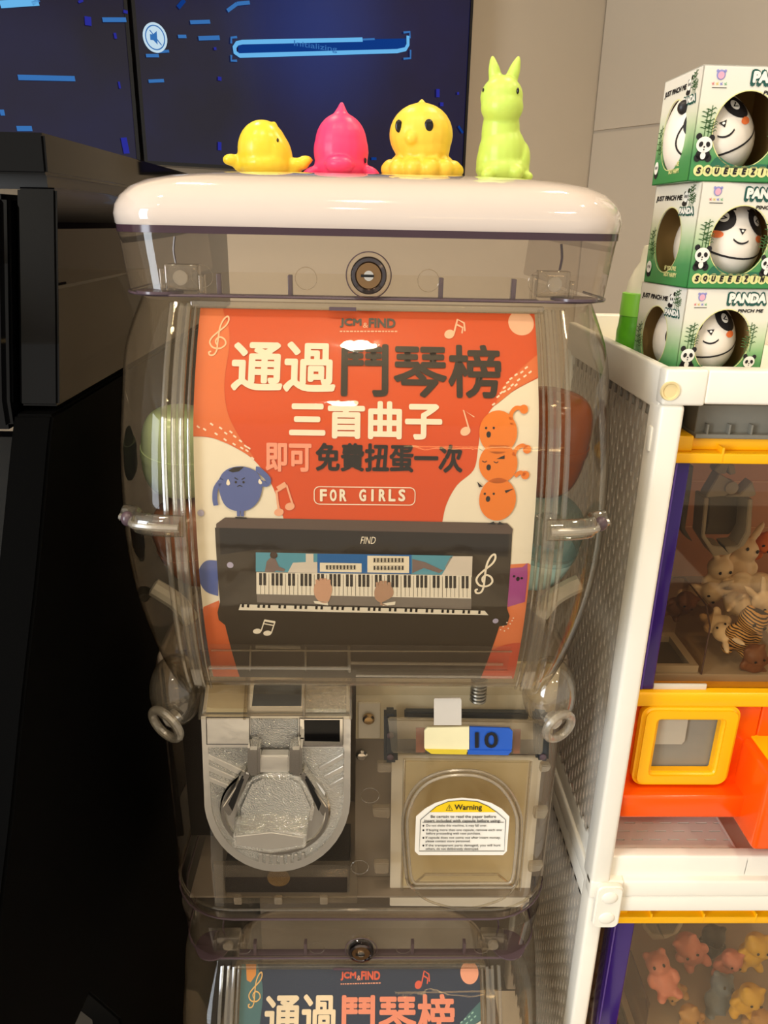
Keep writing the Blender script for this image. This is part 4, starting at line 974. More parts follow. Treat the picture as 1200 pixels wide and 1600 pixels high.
# ================================================================== capsules in the globe
def capsule(name, c, r, h, colt, colb, label, tilt=(0, 0, 0), clear_top=False):
    t = empty(name, (c[0], c[1], c[2]-h), label, 'capsule', 'toy capsules in the upper machine')
    Mx = Matrix.Rotation(tilt[0], 4, 'X') @ Matrix.Rotation(tilt[1], 4, 'Y')
    def prof(s):
        e = 0.46; return [(r*abs(math.cos(a))**e, s*h*abs(math.sin(a))**0.75) for a in [R(90*i/10) for i in range(10)]]+[(0, s*h)]
    for s, cm, nm in ((1, colt, 'upper_half'), (-1, colb, 'lower_half')):
        bm = new(); lathe(bm, prof(s), c, 'z', 36, Mx); build(nm, bm, cm, t, 50)
    bm = new(); lathe(bm, [(r*1.0, -0.003), (r*1.025, -0.003), (r*1.03, 0.0), (r*1.025, 0.003), (r*1.0, 0.003)], c, 'z', 36, Mx); build('seam_band', bm, colt, t, 40)
    return t
capg = mat('capsule_green', (200, 222, 172), 0.25, var=0.05); capo = mat('capsule_amber', (132, 66, 22), 0.2, var=0.15); capb = mat('capsule_brown', (152, 96, 66), 0.25, var=0.1)
capc = clear('capsule_pale_blue', (222, 240, 244), (140, 200, 212), 0.06, 0.4, 0.05, 2.0, haze=0.10); capw = mat('capsule_aqua', (190, 228, 234), 0.3)
capsule('toy_capsule', (-0.128, 0.055, 1.1005), 0.0270, 0.0300, capg, capg, 'pale green capsule at the left side of the upper globe', (0.15, 0.1, 0))
capsule('toy_capsule', (-0.1205, 0.056, 1.0360), 0.0300, 0.0320, capb, capb, 'brown capsule below the pale green capsule', (0.3, -0.25, 0))
capsule('toy_capsule', (0.126, 0.060, 1.1090), 0.0290, 0.0370, capo, capo, 'dark amber capsule at the right side of the upper globe', (0.1, 0.12, 0))
capsule('toy_capsule', (0.1225, 0.056, 1.0385), 0.0325, 0.0340, capc, capw, 'pale blue see-through capsule below the amber capsule', (0.2, 0.25, 0))
bm = new()
for k in range(5):
    w = 0.02
    for sgn in (1,):
        a = k*0.35-0.7
        vs = [Vector((0.127+math.cos(a)*0.003-w/2+w*i/4, 0.040+0.004*math.sin(i*1.7+k)+k*0.004, 1.0375+j*0.02)) for j in (0, 1) for i in range(5)]
        VV = [bm.verts.new(v) for v in vs]
        for i in range(4): bm.faces.new((VV[i], VV[i+1], VV[5+i+1], VV[5+i]))
bmesh.ops.solidify(bm, geom=bm.faces[:], thickness=0.0004)
tag(build('folded_leaflet', bm, mat('leaflet_paper', (210, 204, 190), 0.6), None, 30), 'folded white paper leaflet inside the pale blue capsule', 'leaflet')

# ================================================================== vinyl squeeze toys on the lid
ZL = 1.2820; YT = 0.165
def tl(px, py, y=YT): return at(px, py+3, y)
def toy(name, px, label, cat):
    p = tl(px, 278); return empty(name, (p.x, YT, ZL), label, cat, 'soft vinyl toys on the white lid')
S_ = (tl(700, 200).x-tl(500, 200).x)/200     # metres per photograph pixel at the toys
KS = S_/0.000456
def E(bm, px, py, rx, rz, ry=None, dy=0.0, rot=None):
    dy *= KS
    p = tl(px, py, YT); ell(bm, (p.x, YT+dy, p.z), (rx*S_, (ry or rx)*S_, rz*S_), 20, 14, rot)
def eye(parent, px, py, rx, rz, y):
    y = YT+(y-YT)*KS
    p = tl(px, py, y); bm = new(); ell(bm, p, (rx*S_, 0.0012, rz*S_), 16, 10); build('eye', bm, mat('eye_black', (18, 14, 12), 0.2), parent, 180)
yel = mat('yellow_vinyl', (240, 212, 56), 0.28, var=0.02, sss=0.15); yel2 = mat('warm_yellow_vinyl', (238, 200, 66), 0.38, var=0.02, sss=0.15)
pink = mat('hot_pink_vinyl', (246, 62, 116), 0.38, var=0.02, sss=0.15); lime = mat('lime_vinyl', (192, 218, 96), 0.38, var=0.02, sss=0.15)
# whale
t = toy('whale_toy', 415, 'glossy yellow vinyl whale toy leaning, leftmost on the lid', 'toy')
blob('body', [lambda b: E(b, 411, 232, 40, 43.5, 38), lambda b: E(b, 416, 254, 43, 22, 40), lambda b: E(b, 428, 194, 5.5, 7), lambda b: E(b, 429, 236, 27, 37, 34, 0, Matrix.Rotation(-0.35, 3, 'Y')), lambda b: E(b, 420, 205, 16, 14, 20),
     lambda b: E(b, 362, 247, 14, 9, 9, -0.002), lambda b: E(b, 374, 256, 10, 9), lambda b: E(b, 466, 254, 18, 9, 12, -0.004, Matrix.Rotation(0.1, 3, 'Y')), lambda b: E(b, 478, 248, 12, 7, 8, -0.004), lambda b: E(b, 456, 262, 16, 11, 16)], yel, t)
eye(t, 434, 216, 1.7, 3, YT-0.0125)
# dolphin
t = toy('dolphin_toy', 533, 'hot pink vinyl dolphin toy facing the viewer on the lid', 'toy')
def fin(b):
    p = tl(533, 178); q = tl(534, 160); cyl(b, p, q, 13*S_, 14, 4*S_); ell(b, q, (4.2*S_, 4.2*S_, 4.5*S_))
blob('body', [lambda b: E(b, 533, 234, 43.5, 46, 42), lambda b: E(b, 533, 222, 41, 44, 40), lambda b: E(b, 533, 256, 43, 24, 42), fin, lambda b: E(b, 532, 257, 23, 13, 20, -0.0175),
     lambda b: E(b, 486, 268, 17, 8, 10, -0.006, Matrix.Rotation(-0.5, 3, 'Y')), lambda b: E(b, 580, 268, 16, 9, 10, -0.006, Matrix.Rotation(0.5, 3, 'Y'))], pink, t)
eye(t, 571, 248, 1.7, 4, YT-0.0085)
# octopus
t = toy('octopus_toy', 658, 'yellow vinyl octopus toy with round black eyes and small top knob', 'toy')
def tent(b):
    for k in range(12):
        a = 2*math.pi*k/12+0.2; p = tl(659, 262); r = 50*S_
        ell(b, (p.x+r*math.cos(a)*1.0, YT+r*math.sin(a)*0.85, p.z-0.000), (15*S_, 15*S_, 14*S_), 14, 10)
        ell(b, (p.x+0.82*r*math.cos(a+.26), YT+0.7*r*math.sin(a+.26), p.z+0.0046), (9*S_, 9*S_, 9*S_), 12, 8)
    p = tl(659, 268); ell(b, (p.x, YT, p.z), (58*S_, 50*S_, 14*S_))
    for sx in (-1, 1): ell(b, (p.x+sx*57*S_, YT-0.004, p.z+0.002), (9*S_, 10*S_, 10*S_), 12, 8)
blob('body', [lambda b: E(b, 658, 208, 50, 45, 46), lambda b: E(b, 660, 228, 44, 32, 42), tent, lambda b: E(b, 659, 160, 5, 8), lambda b: E(b, 641, 217, 10, 9, 8, -0.0185)], yel2, t, 0.0011, 5)
eye(t, 623, 194, 5.5, 9, YT-0.0142); eye(t, 670, 193, 7, 9, YT-0.0198)
# rabbit
t = toy('rabbit_toy', 786, 'lime green vinyl rabbit toy sitting upright with two tall ears', 'toy')
def ear(x0, x1, lean):
    def g(b):
        n = 9
        P = [tl(x0+(x1-x0)*i/n, 128-44*i/n) for i in range(n+1)]
        tube(b, P, [S_*v for v in (8, 9.5, 10, 10, 9.6, 8.8, 7.6, 6, 4.4, 2.4)], 10)
    return g
blob('body', [lambda b: E(b, 783, 150, 33, 30, 32, -0.002), lambda b: E(b, 783, 166, 33, 26, 32, -0.004), lambda b: E(b, 783, 135, 24, 18, 24), ear(775, 769, 0), ear(797, 811, 0), lambda b: E(b, 782, 205, 30, 50, 30),
     lambda b: E(b, 784, 238, 38, 44, 38), lambda b: E(b, 785, 262, 43, 24, 42), lambda b: E(b, 814, 248, 14, 28, 26), lambda b: E(b, 758, 250, 14, 26, 26), lambda b: E(b, 801, 268, 12, 11, 12, -0.016), lambda b: E(b, 758, 272, 12, 9, 12, -0.014), lambda b: E(b, 820, 274, 9, 7, 10, -0.01), lambda b: E(b, 780, 160, 14, 12, 12, -0.0085)], lime, t, 0.0011, 6)
eye(t, 809, 139, 2.2, 4.4, YT-0.0135); eye(t, 755, 138, 1.5, 3, YT-0.0065)

# ================================================================== white shelf unit on the right
SX0, SX1, SY0, SY1 = 0.180, 0.520, 0.0, 0.245
sh = empty('shelf_unit', (0.35, 0.12, 0), 'white plastic shelf unit with slotted side panels right of the machines', 'shelf')
def sbox(name, *a, mat_=None, parent=None, bev=0.0018):
    bm = new(); box(bm, *a, bev, 3); return build(name, bm, mat_ or M['shelf'], parent or sh, 40)
ZT = 1.1715                          # top rim of the upper board
ZM = 0.7700                          # top of the middle beam
for zt, drop in ((ZT, 0.021), (ZM, 0.016)):
    fb = sbox('front_beam', SX0+0.026, SX1-0.026, SY0, SY0+0.016, zt-drop, zt)
    sbox('back_beam', SX0+0.02, SX1-0.02, SY1-0.014, SY1, zt-drop, zt+0.008)
    for x in (SX0, SX1-0.0075): sbox('side_beam', x+0.0003, x+0.0072, SY0+0.006, SY1-0.002, zt-drop-(0.006 if zt == ZT else 0.0), zt)
    for x0 in (SX0, SX1-0.0265): sbox('corner_block', x0, x0+0.0265, SY0-0.0005, SY0+0.012, zt-drop-0.001, zt+0.0003)
bm = new(); box(bm, SX0+0.012, SX1-0.012, SY0+0.014, SY1-0.012, 1.1525, 1.1560, 0.0005); build('top_board', bm, M['shelf'], sh)
# second rail of the middle level and the lip behind it
sbox('front_lip', SX0+0.014, SX1-0.014, SY0+0.006, SY0+0.016, ZM-0.002, 0.7895)
sbox('lower_front_beam', SX0+0.016, SX1-0.016, SY0+0.001, SY0+0.015, ZM-0.0325, ZM-0.0165)
sbox('lower_side_beam', SX0+0.0012, SX0+0.013, SY0+0.02, SY1-0.004, ZM-0.036, ZM-0.0175)
sbox('lower_side_beam', SX0+0.003, SX0+0.013, SY0+0.02, SY1-0.004, ZM-0.0005, ZM+0.020)
# posts
for x0, x1, y0, y1 in ((SX0, SX0+0.0155, SY0, SY0+0.022), (SX1-0.0155, SX1, SY0, SY0+0.022), (SX0, SX0+0.0155, SY1-0.022, SY1), (SX1-0.0155, SX1, SY1-0.022, SY1)):
    sbox('post', x0, x1, y0, y1, ZM-0.008, ZT-0.0215, bev=0.003)
    sbox('post', x0+0.0008, x1-0.0008, y0+0.0008, y1-0.0008, 0.36, ZM-0.010, bev=0.003)
# round socket in the corner block, clip plate at the middle joint
p = at(1047, 611, SY0-0.0006)
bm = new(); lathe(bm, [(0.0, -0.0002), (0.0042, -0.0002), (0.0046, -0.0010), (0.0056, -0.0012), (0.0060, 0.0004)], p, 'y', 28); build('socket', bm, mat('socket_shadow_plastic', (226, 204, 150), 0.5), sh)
p = at(949, 1415, SY0-0.003)
bm = new(); extrude_poly(bm, [(p.x+u, SY0-0.0055, p.z+v) for u, v in rrect(-0.0105, 0.0105, -0.0215, 0.0215, 0.0055)], (0, 0.006, 0))
bmesh.ops.bevel(bm, geom=[e for e in bm.edges if e.is_manifold and e.calc_face_angle(0) > R(40)], offset=0.0014, segments=3, affect='EDGES'); cl = build('joint_clip', bm, M['shelf'], sh)
for dz_ in (0.0105, -0.0105):
    bm = new(); ell(bm, (p.x, SY0-0.0052, p.z+dz_), (0.0065, 0.0022, 0.0060), 22, 12); build('clip_button', bm, M['shelf'], cl)
bm = new(); box(bm, SX0-0.0012, SX0+0.001, SY0+0.008, SY0+0.014, 1.118, 1.134, 0.0008); build('side_catch', bm, M['shelf'], sh)
# moulded panel with long staggered slots
def slot_panel(name, x, y0, y1, z0, z1, py, pz, parent):
    bm = new(); ny = max(1, round((y1-y0)/py)); nz = max(1, round((z1-z0)/pz)); py = (y1-y0)/ny; pz = (z1-z0)/nz
    def cell(a, b, c, d):
        my, mz = (a+b)/2, (c+d)/2; w = (b-a)*0.27; h = (d-c)*0.44
        O = [(a, c), (my, c), (b, c), (b, mz), (b, d), (my, d), (a, d), (a, mz)]
        I = [(my-w*.5, mz-h*.75), (my, mz-h), (my+w, mz-h*.5), (my+w, mz), (my+w*.5, mz+h*.75), (my, mz+h), (my-w, mz+h*.5), (my-w, mz)]
        for xx, fl in ((x, 1), (x+0.0022, -1)):
            A = [bm.verts.new((xx, p[0], p[1])) for p in O]; B = [bm.verts.new((xx, p[0], p[1])) for p in I]
            for i in range(8): bm.faces.new([A[i], A[(i+1) % 8], B[(i+1) % 8], B[i]][::fl])
            if fl == 1: F = B
        for i in range(8): bm.faces.new((F[i], F[(i+1) % 8], B[(i+1) % 8], B[i]))
    for i in range(ny):
        off = 0.5*pz if i % 2 else 0
        a, b = y0+i*py, y0+(i+1)*py
        if off:
            for k in range(nz-1): cell(a, b, z0+off+k*pz, z0+off+(k+1)*pz)
        else:
            for k in range(nz): cell(a, b, z0+k*pz, z0+(k+1)*pz)
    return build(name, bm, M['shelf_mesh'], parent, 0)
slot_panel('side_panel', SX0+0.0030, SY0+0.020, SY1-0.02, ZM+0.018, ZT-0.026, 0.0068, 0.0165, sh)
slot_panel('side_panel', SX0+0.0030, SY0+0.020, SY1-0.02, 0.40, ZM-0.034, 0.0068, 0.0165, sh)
# slotted middle board
def slot_board(name, x0, x1, y0, y1, z, px_, py_, parent):
    bm = new(); nx = round((x1-x0)/px_); ny = round((y1-y0)/py_); px_ = (x1-x0)/nx; py_ = (y1-y0)/ny
    def rect(a, b, c, d):
        V = [bm.verts.new((u, v, z)) for u, v in ((a, c), (b, c), (b, d), (a, d))]; bm.faces.new(V)
    for j in range(ny):
        c, d = y0+j*py_, y0+(j+1)*py_; e, f = c+py_*0.43, c+py_*0.57
        rect(x0, x1, c, e); rect(x0, x1, f, d); off = 0.5*px_ if j % 2 else 0; x = x0
        for i in range(nx):
            s, t = x0+off+i*px_+0.18*px_, min(x1, x0+off+i*px_+0.82*px_)
            if s > x1: break
            rect(x, s, e, f); x = t
        if x < x1: rect(x, x1, e, f)
    bmesh.ops.remove_doubles(bm, verts=bm.verts[:], dist=1e-6)
    r = bmesh.ops.extrude_face_region(bm, geom=bm.faces[:]); bmesh.ops.translate(bm, vec=(0, 0, -0.007), verts=[v for v in r['geom'] if isinstance(v, bmesh.types.BMVert)])
    bmesh.ops.recalc_face_normals(bm, faces=bm.faces[:]); return build(name, bm, M['shelf'], parent, 0)
slot_board('slotted_board', SX0+0.014, 0.300, SY0+0.016, SY1-0.014, 0.7835, 0.016, 0.0095, sh)
bm = new(); box(bm, 0.300, SX1-0.014, SY0+0.016, SY1-0.014, 0.768, 0.771, 0.0005); build('tray_floor', bm, M['shelf'], sh)
bm = new(); box(bm, 0.300, 0.3025, SY0+0.016, SY1-0.014, 0.770, 0.7835, 0.0005); build('tray_wall', bm, M['shelf'], sh)
sbox('tray_divider', 0.302, 0.306, SY0+0.006, SY0+0.018, ZM, 0.788)

# ================================================================== toy claw machines on the shelf
def claw_machine(dz, label, xo=0.0, pw=0.0125):
    YF = 0.022
    x0, x1, y1 = 0.2005, 0.4900, 0.215
    root = empty('toy_claw_machine', (0.345, 0.11, 0.787+dz), label, 'toy', 'toy claw machines')
    def b(name, a, mm, bev=0.0015, parent=None):
        bm = new(); box(bm, a[0], a[1], a[2], a[3], a[4]+dz, a[5]+dz, bev, 3); return build(name, bm, mm, parent or root, 40)
    z_bar = 0.9330                    # underside of the window
    b('window_sill', (x0-0.002, x1, YF-0.006, y1, z_bar-0.0125, z_bar), M['yellow'], 0.002)
    for xx in (x0, x1-pw): b('corner_post', (xx, xx+pw, YF-0.002, YF+0.012, z_bar, 1.1085), M['purple'], 0.0015)
    pc = b('corner_post', (x0, x0+0.0125, y1-0.014, y1, z_bar, 1.1085), M['purple'], 0.0015)
    bm = new(); box(bm, x0+0.0025, x0+0.0037, YF-0.0028, YF-0.0010, z_bar+dz+0.001, 1.108+dz); build('post_shine', bm, mat('purple_shine', (92, 66, 150), 0.2), pc)  # paler raised strip: sheen of the purple post painted as colour
    b('top_frame', (x0-0.002, x1, YF-0.006, y1, 1.1080, 1.1150), M['yellow'], 0.001)
    tf = b('top_frame_band', (x0+0.012, x1, YF+0.002, y1, 1.1150, 1.1235), M['yellow'], 0.001)
    b('top_frame_end', (x0-0.001, x0+0.012, YF-0.002, y1, 1.1150, 1.1255), M['yellow'], 0.001)
    for k in range(6):
        x = x0+0.030+0.044*k; b('frame_rib', (x, x+0.0015, YF-0.0062, YF+0.003, 1.1092, 1.1190), M['yellow'], 0.0003, tf)
    r = b('roof', (x0+0.014, x1, YF+0.004, y1, 1.1235, 1.1450), M['grey_toy'], 0.001)
    b('roof_ledge', (x0+0.013, x1, YF-0.001, y1, 1.1235, 1.1265), M['grey_toy'], 0.0006)
    b('roof_end', (x0-0.001, x0+0.012, YF+0.02, y1, 1.1255, 1.1400), M['grey_toy'], 0.001)
    for k in range(11):
        x = x0+0.020+0.0145*k; b('roof_fin', (x, x+0.0013, YF-0.0005, YF+0.006, 1.1262, 1.1330), M['grey_toy'], 0.0003, r)
    b('back_panel', (x0+0.002, x1-0.002, y1-0.010, y1-0.006, z_bar, 1.1085), M['pinkwall'], 0.0005)
    for zz in (0.99, 1.035, 1.078): b('panel_seam', (x0+0.004, x1-0.004, y1-0.0112, y1-0.0100, zz, zz+0.001), mat('panel_seam', (230, 190, 160), 0.4), 0.0)
    b('bin_floor', (x0+0.002, x1-0.002, YF+0.010, y1-0.006, z_bar-0.002, z_bar+0.006), mat('bin_floor_grey', (168, 160, 150), 0.5), 0.001)
    bm = new(); box(bm, x0+0.0125, x1-0.0125, YF+0.001, YF+0.0022, z_bar+dz, 1.1085+dz); build('window_sheet', bm, M['glass'], root, 0)
    bm = new(); box(bm, x0+0.004, x0+0.0052, YF+0.014, y1-0.014, z_bar+dz, 1.1085+dz); build('window_sheet', bm, M['glass'], root, 0)
    b('sill_edge', (x0+0.0125, x0+0.052, YF-0.0015, YF+0.0005, z_bar, z_bar+0.0045), mat('pale_sill', (206, 196, 178), 0.4), 0.0004)
    # prize chute: dark well behind a clear guard
    bm = new(); extrude_poly(bm, [(x0+0.012, YF+0.012, z_bar+0.0062+dz), (x0+0.050, YF+0.012, z_bar+0.0062+dz), (x0+0.050, YF+0.062, z_bar+0.0062+dz), (x0+0.012, YF+0.062, z_bar+0.0062+dz)], (0, 0, 0.006), [[(x0+0.015, YF+0.015, z_bar+0.0062+dz), (x0+0.044, YF+0.015, z_bar+0.0062+dz), (x0+0.044, YF+0.056, z_bar+0.0062+dz), (x0+0.015, YF+0.056, z_bar+0.0062+dz)]])
    ck = build('chute_rim', bm, mat('chute_grey', (176, 170, 158), 0.4), root, 0)
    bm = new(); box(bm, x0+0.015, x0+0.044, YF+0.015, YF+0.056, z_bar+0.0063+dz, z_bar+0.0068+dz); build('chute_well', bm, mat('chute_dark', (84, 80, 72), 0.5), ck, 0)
    bm = new(); box(bm, x0+0.0515, x0+0.0525, YF+0.010, YF+0.064, z_bar+0.006+dz, z_bar+0.060+dz); gs = build('guard_sheet', bm, M['glass'], root, 0)
    bm = new(); tube(bm, [(x0+0.052, YF+0.010, z_bar+0.006+dz), (x0+0.052, YF+0.010, z_bar+0.046+dz), (x0+0.052, YF+0.022, z_bar+0.058+dz), (x0+0.052, YF+0.064, z_bar+0.060+dz), (x0+0.014, YF+0.064, z_bar+0.060+dz)], 0.0006, 6); build('guard_edge', bm, M['tab'], gs)
    # claw
    cx, cy = 0.2440, 0.085
    def prong(pts, y, th, name='claw_prong', mm=None):
        bm = new(); extrude_poly(bm, [(cx+u, y, v+dz) for u, v in pts], (0, th, 0))
        bmesh.ops.bevel(bm, geom=[e for e in bm.edges if e.is_manifold and e.calc_face_angle(0) > R(25)], offset=0.0006, segments=2, affect='EDGES'); return build(name, bm, mm or M['claw'], clw, 30)
    clw = empty('claw', (0, 0, 0)); clw.parent = root; clw.location = -Vector(root.location)
    def P_(px, py): p = at(px, py+0, cy); return (p.x-cx, p.z)
    prong([P_(*p) for p in ((1101, 770), (1120, 738), (1140, 750), (1133, 772), (1100, 775))], cy-0.004, 0.012)
    prong([P_(*p) for p in ((1131, 772), (1152, 770), (1172, 750), (1178, 770), (1172, 774), (1130, 774))], cy-0.004, 0.012)
    prong([P_(*p) for p in ((1118, 735), (1130, 724), (1142, 726), (1136, 742), (1122, 742))], cy+0.002, 0.010)
    prong([P_(*p) for p in ((1138, 726), (1150, 728), (1152, 742), (1142, 744))], cy+0.002, 0.010)
    prong([P_(*p) for p in ((1096, 774), (1103, 774), (1097, 832), (1108, 848), (1124, 850), (1135, 862), (1110, 864), (1091, 834))], cy-0.006, 0.018)
    prong([P_(*p) for p in ((1164, 776), (1171, 776), (1168, 830), (1158, 848), (1134, 862), (1128, 850), (1148, 848), (1160, 826))], cy-0.006, 0.018)
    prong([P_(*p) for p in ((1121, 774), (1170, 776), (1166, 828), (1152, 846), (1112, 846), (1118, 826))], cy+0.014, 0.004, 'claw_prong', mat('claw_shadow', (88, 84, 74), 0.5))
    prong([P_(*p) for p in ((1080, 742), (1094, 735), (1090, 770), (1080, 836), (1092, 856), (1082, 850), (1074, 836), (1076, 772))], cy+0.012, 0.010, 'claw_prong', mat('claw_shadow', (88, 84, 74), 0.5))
    bm = new(); p = at(1143, 762, cy-0.005); cyl(bm, (p.x, cy-0.006, p.z+dz), (p.x, cy+0.004, p.z+dz), 0.0048, 20); build('claw_hub', bm, M['claw'], clw)
    bm = new(); cyl(bm, (cx+0.006, cy, 1.093+dz), (cx+0.006, cy, 1.1085+dz), 0.003, 14); build('claw_rod', bm, M['claw'], clw)
    # body below the window
    zb0 = 0.7868
    b('body', (x0-0.003, 0.300, YF+0.002, y1, 0.830, z_bar-0.0125), M['orange'], 0.002)
    b('body_foot', (x0-0.004, 0.300, YF-0.016, y1, 0.8270, 0.8480), M['orange'], 0.0025)
    b('body_right', (0.3002, x1, YF+0.002, y1, 0.822, z_bar-0.0125), M['orange'], 0.002)
    for fx in (x0+0.02, x1-0.03):
        for fy in (YF+0.05, y1-0.03): b('foot', (fx, fx+0.016, fy, fy+0.016, zb0-0.003 if fx < 0.3 else 0.7712, 0.832), M['orange'], 0.002)
    cb = b('control_box', (0.2900, x1, YF-0.040, YF+0.010, 0.8180, 0.8880), M['orange'], 0.004)
    b('control_panel', (0.2960, x1-0.006, YF-0.036, YF+0.004, 0.8880, 0.8900), M['yellow'], 0.0005, cb)
    # prize door: rounded yellow frame with a grey pocket
    a0 = at(1003, 1085, YF-0.004); a1 = at(1158, 1230, YF-0.004)
    fx0, fx1, fz0, fz1 = 0.2060, 0.2800, 0.8500, 0.9215
    bm = new(); extrude_poly(bm, [(u, YF-0.008, v+dz) for u, v in rrect(fx0, fx1, fz0, fz1, 0.009)], (0, 0.011, 0), [[(u, YF-0.008, v+dz) for u, v in rrect(fx0+0.0135, fx1-0.0135, fz0+0.0130, fz1-0.0120, 0.0015, 2)]])
    bmesh.ops.bevel(bm, geom=[e for e in bm.edges if e.is_manifold and e.calc_face_angle(0) > R(50)], offset=0.0028, segments=3, affect='EDGES'); df = build('door_frame', bm, M['yellow'], root, 40)
    gm = mat('door_pocket_grey', (132, 126, 112), 0.35)
    bm = new(); loft(bm, [[Vector((u, YF-0.002, v+dz)) for u, v in rrect(fx0+0.0125, fx1-0.0125, fz0+0.012, fz1-0.011, 0.002, 2)], [Vector((u, YF+0.0015, v+dz)) for u, v in rrect(fx0+0.0125, fx1-0.0125, fz0+0.012, fz1-0.011, 0.002, 2)]], True, False, True); build('door_pocket', bm, gm, df, 40)
    bm = new(); extrude_poly(bm, [(fx0+0.0140, YF-0.0008, fz0+0.034+dz), (fx0+0.036, YF-0.0008, fz0+0.034+dz), (fx0+0.038, YF-0.0008, fz0+0.037+dz), (fx0+0.0375, YF-0.0008, fz1-0.013+dz), (fx0+0.0140, YF-0.0008, fz1-0.013+dz)], (0, 0.002, 0)); build('door_flap', bm, mat('door_flap_grey', (170, 160, 140), 0.35), df, 0)
    root.location.x += xo
    return root
cm1 = claw_machine(0.0, 'yellow, orange and purple toy claw machine on the middle shelf level')
cm2 = claw_machine(-0.4005, 'lower toy claw machine with yellow top rail and purple post', 0.010, 0.020)

# small vinyl figures heaped in the upper claw machine
def small_fig(kind, px, py, y, s, label, group, rz=0.0, ry=0.0):
    p = at(px, py, y); nm = {'bunny': 'bunny_figure', 'bear': 'bear_figure', 'tiger': 'tiger_figure', 'duck': 'duck_figure', 'carrot': 'carrot_toy', 'pig': 'pig_figure'}[kind[0]]
    t = empty(nm, (0, 0, 0), label, 'figurine', group)
    c = Vector((0, 0, 0)); Rm = Matrix.Rotation(ry, 4, 'Y') @ Matrix.Rotation(rz, 4, 'X')
    parts = [lambda b: ell(b, (0, 0, -0.010), (0.0085, 0.0080, 0.0105), 14, 10), lambda b: ell(b, (0, -0.001, 0.004), (0.0088, 0.0085, 0.0080), 14, 10)]
    if kind[0] == 'bunny':
        parts += [lambda b: ell(b, (-0.0045, 0.001, 0.0165), (0.0028, 0.0022, 0.0095), 10, 8, Matrix.Rotation(-0.25, 3, 'Y')), lambda b: ell(b, (0.0050, 0.001, 0.0165), (0.0028, 0.0022, 0.0095), 10, 8, Matrix.Rotation(0.3, 3, 'Y'))]
    else:
        parts += [lambda b: ell(b, (-0.006, 0, 0.0105), (0.003, 0.002, 0.003), 10, 8), lambda b: ell(b, (0.006, 0, 0.0105), (0.003, 0.002, 0.003), 10, 8), lambda b: ell(b, (0, -0.008, 0.003), (0.0035, 0.003, 0.0025), 10, 8)]
    parts += [lambda b: ell(b, (-0.0062, -0.005, -0.018), (0.0036, 0.005, 0.003), 10, 8), lambda b: ell(b, (0.0062, -0.005, -0.018), (0.0036, 0.005, 0.003), 10, 8), lambda b: ell(b, (-0.009, -0.002, -0.007), (0.003, 0.003, 0.0055), 10, 8), lambda b: ell(b, (0.009, -0.002, -0.007), (0.003, 0.003, 0.0055), 10, 8)]
    o = blob('body', parts, kind[1], t, 0.0014, 4)
    for sx in (-1, 1):
        bm = new(); ell(bm, (sx*0.0035, -0.0092, 0.0055), (0.0010, 0.0007, 0.0013), 10, 8); build('eye', bm, mat('eye_black', (18, 14, 12), 0.2), t, 180)
    t.matrix_world = Matrix.Translation(p) @ Rm @ Matrix.Scale(s, 4)
    return t
B = ('bunny', M['bunny'])
G1 = 'figures heaped in the upper claw machine'
small_fig(B, 1123, 893, 0.112, 1.20, 'pearly white bunny figure right under the claw', G1, 0.2, -0.1)
small_fig(B, 1160, 868, 0.135, 1.30, 'pearly white bunny figure with long ears at the back of the heap', G1, -0.2, 0.25)
small_fig(B, 1180, 912, 0.10, 1.15, 'pearly white bunny figure lying at the right edge of the window', G1, 0.5, 1.2)
small_fig(B, 1150, 940, 0.085, 1.20, 'pearly white bunny figure tipped forward above the striped figure', G1, 1.0, -0.9)
small_fig(B, 1105, 925, 0.105, 1.05, 'pearly white bunny figure behind the clear guard edge', G1, 0.7, 0.9)
small_fig(B, 1128, 985, 0.060, 0.95, 'white bunny figure lying upside down near the chute', G1, 1.5, 2.6)
small_fig(B, 1195, 945, 0.075, 1.1, 'white bunny figure at the far right of the heap', G1, 0.2, -0.6)
def stripes_mat():
    m = bpy.data.materials.new('tiger_stripes'); m.use_nodes = True; nt = m.node_tree; b = nt.nodes['Principled BSDF']
    tc = nt.nodes.new('ShaderNodeTexCoord'); w = nt.nodes.new('ShaderNodeTexWave'); w.inputs['Scale'].default_value = 190; w.inputs['Distortion'].default_value = 2; w.bands_direction = 'Z'
    cr = nt.nodes.new('ShaderNodeValToRGB'); cr.color_ramp.interpolation = 'CONSTANT'; cr.color_ramp.elements[0].color = lin((40, 30, 24))+(1,); cr.color_ramp.elements[1].position = 0.42; cr.color_ramp.elements[1].color = lin((206, 164, 96))+(1,)
    nt.links.new(tc.outputs['Object'], w.inputs[0]); nt.links.new(w.outputs['Fac'], cr.inputs[0]); nt.links.new(cr.outputs[0], b.inputs['Base Color']); return m
small_fig(('tiger', stripes_mat()), 1170, 975, 0.050, 1.25, 'tan figure with dark stripes beside the clear guard', G1, 0.2, 0.3)
small_fig(('bear', M['brown']), 1178, 1025, 0.036, 0.95, 'small brown figure on the bin floor by the sill', G1, 0.4, -0.3)
small_fig(('bear', M['brown']), 1068, 940, 0.085, 0.95, 'small brown figure behind the prize chute', G1, 0.6, 0.4)
small_fig(('bear', mat('orange_vinyl', (222, 116, 44), 0.4)), 1186, 850, 0.15, 1.1, 'orange figure half hidden behind the white bunnies', G1, 0.5, 0.8)
G2 = 'figures heaped in the lower claw machine'
pk = mat('pink_vinyl_pig', (226, 150, 140), 0.45); ylw = mat('yellow_vinyl_small', (226, 190, 60), 0.45); tan = mat('tan_vinyl', (196, 160, 104), 0.5); blu = mat('blue_grey_vinyl', (112, 136, 166), 0.45); blk = mat('dark_vinyl', (40, 36, 40), 0.45)
